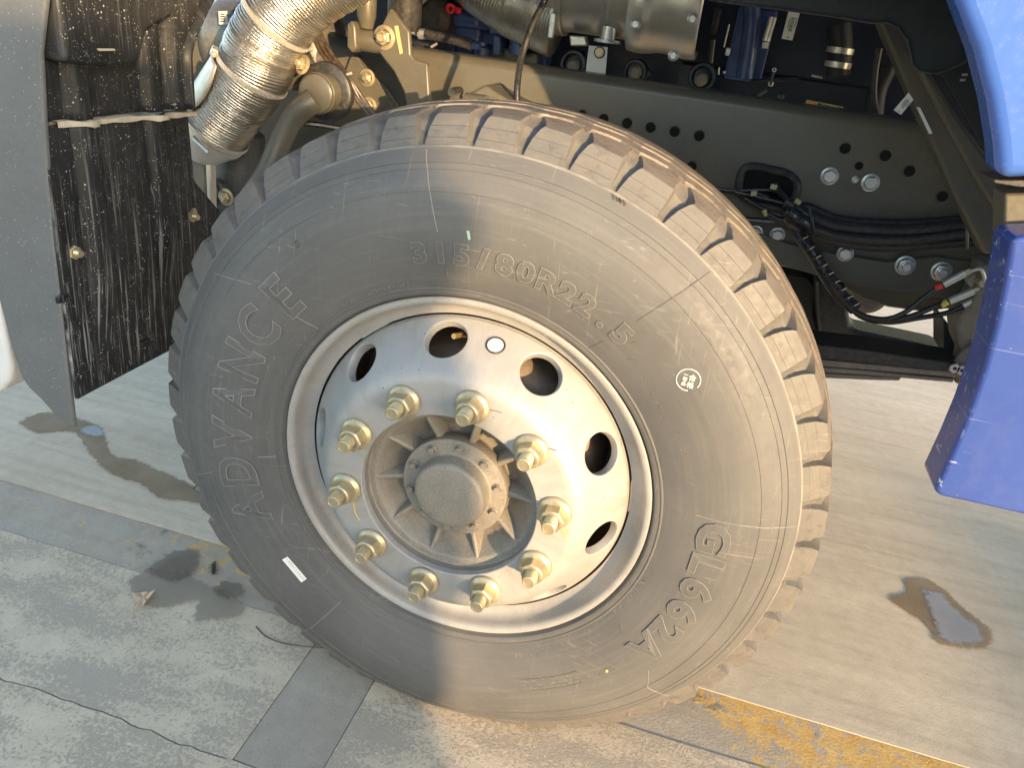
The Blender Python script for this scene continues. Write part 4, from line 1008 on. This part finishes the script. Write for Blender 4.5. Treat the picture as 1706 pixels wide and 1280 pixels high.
for txt, u, v, sz in (('ID', 1635, 556, .017), ('70052', 1611, 572, .0155)):
    vs, fs = text_geo(txt, sz, 0, .0006); x0 = min(p.x for p in vs); o_ = aty(u, v, .6142)
    MB().add([o_ + Vector(((p.x - x0) * 1.15 + p.y * .2, -p.z, p.y * .96 - (p.x - x0) * .06)) for p in vs], fs).build('casting_lettering', M['iron'], hg, smooth=False)
# dark parts under the rail behind the tyre
px_prism([(1280, 440), (1352, 452), (1372, 475), (1366, 520), (1375, 556), (1395, 575), (1300, 590), (1250, 520)], .95, .2, 'axle_beam', M['liner'], truck, .02)
px_prism([(1360, 468), (1422, 474), (1420, 500), (1414, 520), (1418, 545), (1430, 552), (1560, 580), (1598, 598), (1598, 612), (1450, 598), (1385, 588), (1366, 560), (1362, 520)], .86, .10, 'cross_member', M['black'], truck, .012)
MB().lathe([(.0, -.03), (.03, -.028), (.045, -.012), (.05, .01), (.05, .06)], 36, aty(1445, 488, .85)).build('spring_eye', M['iron'], truck)
px_prism([(1405, 470), (1600, 500), (1600, 512), (1540, 520), (1480, 512), (1440, 500), (1410, 482)], .80, .05, 'rail_flange', M['chassis'], truck, .004)

# ---------------------------------------------------------------- mud flap
XF = -.66
def fl(u, v, dx=0): return atx(u, v, XF + dx)
def yz(u, v): p = fl(u, v); return p.y, p.z
y_l = lambda z: -.075 + (z - .5) * .09
fb = MB(); ny, nz_ = 60, 40; vs = []
z0f, z1f = .518, .958
def ridge(y, c, w): 
    d = abs(y - c) / w; return max(0, 1 - d ** 4) if d < 1 else 0
yr1 = yz(145, 330)[0]; yr2 = yz(262, 330)[0]
for i in range(nz_ + 1):
    z = z0f + (z1f - z0f) * i / nz_
    ya = -.053; yb = .275 if z > .83 else .275 + (.83 - z) * 1.0
    yb = min(yb, .36)
    for j in range(ny + 1):
        y = ya + (yb - ya) * j / ny
        taper = min(1, max(0, (z - .60) / .1))
        dx = .014 * ridge(y, yr1, .022) * taper + .014 * ridge(y, yr2, .022) * min(1, max(0, (z - .66) / .08))
        vs.append(Vector((XF + dx + .004 * math.sin(z * 9 + y * 5), y, z)))
fb.add(vs, [(i * (ny + 1) + j, i * (ny + 1) + j + 1, (i + 1) * (ny + 1) + j + 1, (i + 1) * (ny + 1) + j) for i in range(nz_) for j in range(ny)])
flap = fb.build('mud_flap', M['flap'], truck, ang=60); so = flap.modifiers.new('s', 'SOLIDIFY'); so.thickness = .006; so.offset = -1
# upper guard panel
ub = MB(); vs = []; nz2 = 40
for i in range(nz2 + 1):
    z = .962 + .48 * i / nz2
    yb = .262 if z < 1.05 else .262 + 1.6 * (min(z, 1.3) - 1.05) ** 1.3
    for j in range(ny + 1):
        y = -.053 + (yb + .053) * j / ny
        edge = max(0, 1 - abs(y - yb + .008) / .008) ** .5 if abs(y - yb + .008) < .008 else 0
        dx = .016 * ridge(y, yr1, .022) + .016 * ridge(y, yr2, .022) + .014 * edge + (.02 * min(1, max(0, (y - yr2 - .03) / .02)))
        vs.append(Vector((XF + .004 + dx, y, z)))
ub.add(vs, [(i * (ny + 1) + j, i * (ny + 1) + j + 1, (i + 1) * (ny + 1) + j + 1, (i + 1) * (ny + 1) + j) for i in range(nz2) for j in range(ny)])
guard = ub.build('wheel_guard', M['flap'], truck, ang=60); so = guard.modifiers.new('s', 'SOLIDIFY'); so.thickness = .005; so.offset = -1
pk = [Vector((q.x, max(q.y, -.036), q.z)) for q in [fl(80, -60, .05), fl(80, 40, .05), fl(84, 92, .05), fl(100, 106, .05), (fl(165, 110, .05)), fl(222, 108, .05), fl(236, 100, .05), fl(246, 52, .05), fl(262, 40, .05), fl(290, 26, .05), fl(297, 0, .05), fl(300, -60, .05)]]
MB().prism(pk, (-.06, 0, 0)).build('guard_pocket', M['flap'], guard, .012, 4)
px_prism2 = [fl(160, 80, .052), fl(188, 80, .052), fl(190, 84, .052), fl(162, 84, .052)]
MB().prism(px_prism2, (.004, 0, 0)).build('pocket_clip', M['dirt'], guard, .001)
le = MB(); P0, P1 = fl(82, 205, .0), fl(318, 187, .0); N = 24; vs = []
rl_ = random.Random(5)
for i in range(N + 1):
    q = P0.lerp(P1, i / N); h = .004 + rl_.uniform(-.0012, .0012)
    bump_ = .014 * (ridge(q.y, yr1, .024) + ridge(q.y, yr2, .024))
    for (dx, dz) in ((0, h), (.014 + bump_ + rl_.uniform(-.001, .001), h * .9), (.015 + bump_, -h), (0, -h - .002)): vs.append(q + Vector((dx, 0, dz)))
le.add(vs, [(4 * i + k, 4 * i + (k + 1) % 4, 4 * (i + 1) + (k + 1) % 4, 4 * (i + 1) + k) for i in range(N) for k in range(4)])
le.build('muddy_ledge', M['dirt'], flap, ang=50)
fbolt = bolt_mesh(.0115, .009, 1.6, .010, .55).build('flap_bolt', M['zinc'], flap, loc=fl(119, 419, .003)); along(fbolt, (1, -.1, 0))
c2 = copy(fbolt, flap, fl(316, 359, .006)); 
for (u, v, a) in ((205, 226, 14), (300, 213, 10), (228, 448, 10), (243, 572, 4), (328, 408, 8), (105, 497, 0)):
    q = fl(u, v, .006); mb = MB().box(q, (.006, .026, .011)).box(q + Vector((.004, .006, -.002)), (.006, .012, .006))
    mb.build('flap_clip', M['flap'], flap, .002)

# grey side panel at the left edge of the picture
gp = [(78, -40), (76, 0), (70, 50), (66, 90), (68, 115), (72, 200), (79, 300), (90, 420), (101, 510), (112, 620), (123, 714), (98, 700), (70, 668), (48, 647), (36, 630), (20, 585), (-2, 500), (-90, 420), (-90, -40)]
sp_ = [aty(u, v, -.055) for u, v in gp]
side = MB().prism(sp_, (0, .010, 0)).build('side_panel', M['grey'], truck, .0035, 3)
MB().prism([aty(u, v, -.050) for u, v in [(-200, 430), (-10, 497), (-2, 503), (8, 560), (17, 612), (14, 635), (2, 652), (-60, 672), (-200, 690)]], (0, .08, 0)).build('cab_corner', M['lightgrey'], truck, .012, 4)

# ---------------------------------------------------------------- blue cab panels, liner and strut on the right
up = [(1555, -110), (1590, -15), (1626, 80), (1648, 165), (1660, 240), (1664, 299), (1900, 285), (1900, -90)]
MB().prism([aty(u, v, -.02) for u, v in up], (0, .06, 0)).build('front_fender', M['blue'], truck, .014, 5, ang=50)
lo_ = [(1686, 398), (1682, 420), (1672, 480), (1660, 540), (1640, 615), (1612, 695), (1585, 758), (1556, 818), (1566, 828), (1620, 840), (1700, 858), (1900, 900), (1900, 385), (1704, 394)]
MB().prism([aty(u, v, -.02) for u, v in lo_], (0, .07, 0)).build('bumper_corner', M['bluescr'], truck, .012, 4)
px_prism([(1655, 299), (1700, 300), (1800, 298), (1800, 306), (1700, 312), (1657, 305)], .0, .06, 'hinge_plate', M['black'], truck, .001)
px_prism([(1674, 322), (1900, 318), (1900, 402), (1672, 402)], .06, .05, 'bumper_stay', M['chassis'], truck, .003)
ln = [(1170, -140), (1182, -2), (1210, 3), (1300, 14), (1380, 25), (1454, 37), (1478, 36), (1497, 45), (1512, 66), (1519, 94), (1521, 108), (1533, 118), (1560, 122), (1600, 106), (1640, 84), (1720, 60), (1720, -140)]
MB().prism([aty(u, v, .30) for u, v in ln], (0, .006, 0)).build('inner_fender', M['liner'], truck, .0015)
edge = [aty(u, v, .298) for u, v in ln[1:15]]
MB().tube(edge, .0022, 6).build('liner_edge', M['black'], truck)
px_prism([(1530, 60), (1720, 40), (1720, 330), (1690, 330), (1640, 250)], .52, .01, 'splash_panel', M['liner'], truck, .002)
sa_ = [(1462, 38), (1500, 40), (1528, 112), (1565, 175), (1620, 255), (1690, 345), (1672, 352), (1600, 330), (1560, 240), (1520, 160)]
str_ = px_prism([(1462, 30), (1498, 38), (1532, 118), (1575, 195), (1655, 320), (1710, 420), (1640, 425), (1592, 330), (1553, 240), (1508, 140)], .55, .06, 'cab_strut', M['chassis'], truck, .006)
px_prism([(1524, 110), (1548, 118), (1600, 200), (1668, 295), (1730, 400), (1700, 410), (1640, 325), (1575, 208)], .53, .02, 'strut_flange', M['chassis'], str_, .006)
barcode([(1514, 154), (1522, 166), (1501, 191), (1489, 183)], .545, str_)
px_prism([(1527, 178), (1533, 179), (1554, 222), (1548, 223)], .546, .002, 'part_sticker', M['white'], str_, 0)
for k in range(2): px_prism([(1603 + k * -3, 122 + k * 9), (1613 + k * -4, 122 + k * 9), (1612 + k * -4, 126 + k * 9), (1602 + k * -3, 126 + k * 9)], .519, .001, 'panel_clip', M['bolt'], truck, 0)

# ---------------------------------------------------------------- the rest of the truck that shades the engine bay (above and beside the frame)
arch = []
for k in range(31):
    d = -62 + 114 * k / 30; a = R(d); q = .815 + .06 * min(1, max(0, (d - 18) / 20)) + .25 * min(1, max(0, (-d - 4) / 24)); arch.append(Vector((.015 + q * math.sin(a), .004, .535 + q * math.cos(a))))
MB().prism([Vector((-1.4, .004, 1.0))] + arch + [Vector((.82, .004, 1.06)), Vector((.82, .004, .70)), Vector((.97, .004, .66)), Vector((.97, .004, .45)), Vector((2.1, .004, .42)), Vector((2.1, .004, 2.9)), Vector((-1.4, .004, 2.9))], (0, .035, 0)).build('cab_side', M['blue'], truck)
MB().box((.35, 1.0, 2.2), (3.5, 1.9, 1.4)).build('cab', M['blue'], truck, .05)
MB().lathe([(.25, 0), (.53, .02), (.545, .08), (.545, .22), (.53, .28), (.25, .3)], 48, (0, 1.9, ZA)).build('wheel', M['rubber'], truck)

# ================================================================== unseen shade casters: a person read from the shadow, plus added vehicle-shaped blocks
van = MB().prism([Vector((x, -6.0, z)) for x, z in ((-1.2, .3), (4.84, .3), (4.88, 1.0), (4.88, 2.10), (4.97, 2.20), (4.97, 2.42), (-.6, 2.42), (-1.2, 1.2))], (0, -1.8, 0)).build('van_shade_block', M['lightgrey'], None, .03)  # added block, outline shaped so its shadow covers the left side
tag(van, 'unseen van-shaped block added to shade the left of the scene', 'van')
for x in (-.2, 4.0):
    MB().lathe([(0, 0), (.2, 0), (.32, .03), (.33, .1), (.32, .2), (0, .2)], 32, (x, -6.12, .33)).build('wheel', M['black'], van)
car = MB().prism([Vector((x, -6.0, z)) for x, z in ((6.95, .02), (11.3, .02), (11.3, .9), (10.8, 1.0), (10.2, 1.62), (7.3, 1.62), (6.98, 1.2))], (0, -1.7, 0)).build('car_shade_block', M['lightgrey'], None, .06)  # added block whose edge sets the shade line on the right ground
for x in (7.9, 10.4):
    MB().lathe([(0, 0), (.2, 0), (.31, .03), (.32, .1), (.31, .2), (0, .2)], 32, (x, -6.02, .32)).build('wheel', M['black'], car)
tag(car, 'unseen car-shaped block added to shade the ground at right', 'car')
def skin_body(name, joints, edges, mat):
    me = bpy.data.meshes.new(name); me.from_pydata([j[:3] for j in joints], edges, [])
    o = bpy.data.objects.new(name, me); C.objects.link(o)
    m = o.modifiers.new('skin', 'SKIN')
    sk = me.skin_vertices[0].data if me.skin_vertices else None
    if sk is None:
        bm = bmesh.new(); bm.from_mesh(me); bm.verts.layers.skin.verify(); bm.to_mesh(me); bm.free(); sk = me.skin_vertices[0].data
    for i, j in enumerate(joints): sk[i].radius = (j[3], j[3]); sk[i].use_root = i == 0
    o.modifiers.new('sub', 'SUBSURF').levels = 1; me.materials.append(mat); o.modifiers['sub'].render_levels = 1
    return o
D = 3.4; ox, oz = D * math.tan(R(AZ)), D / math.cos(R(AZ)) * math.tan(R(EL))
def sh(x, z, r, dy=0): return (x + ox + (-dy) * math.tan(R(AZ)), -D + dy, z + oz + (-dy) / math.cos(R(AZ)) * math.tan(R(EL)), r)
J = [sh(-.20, .30, .15), sh(-.19, .52, .15), sh(-.20, .68, .14), sh(-.15, .80, .055), sh(-.125, .90, .095), sh(-.125, .97, .085), sh(-.30, .70, .07), sh(-.42, .50, .05), sh(-.30, .62, .04, .25),
     sh(-.10, .70, .06), sh(-.02, .55, .05), sh(-.15, .60, .04, .25), sh(-.30, .20, .10), sh(-.33, -.02, .075), sh(-.34, -.26, .05), sh(-.12, .20, .10), sh(-.10, -.02, .075), sh(-.10, -.26, .05)]
person = skin_body('person', J, [(0, 1), (1, 2), (2, 3), (3, 4), (4, 5), (2, 6), (6, 7), (7, 8), (2, 9), (9, 10), (10, 11), (0, 12), (12, 13), (13, 14), (0, 15), (15, 16), (16, 17)], M['black'])
tag(person, 'photographer bending towards the wheel, seen only by the shadow on the tyre', 'person')
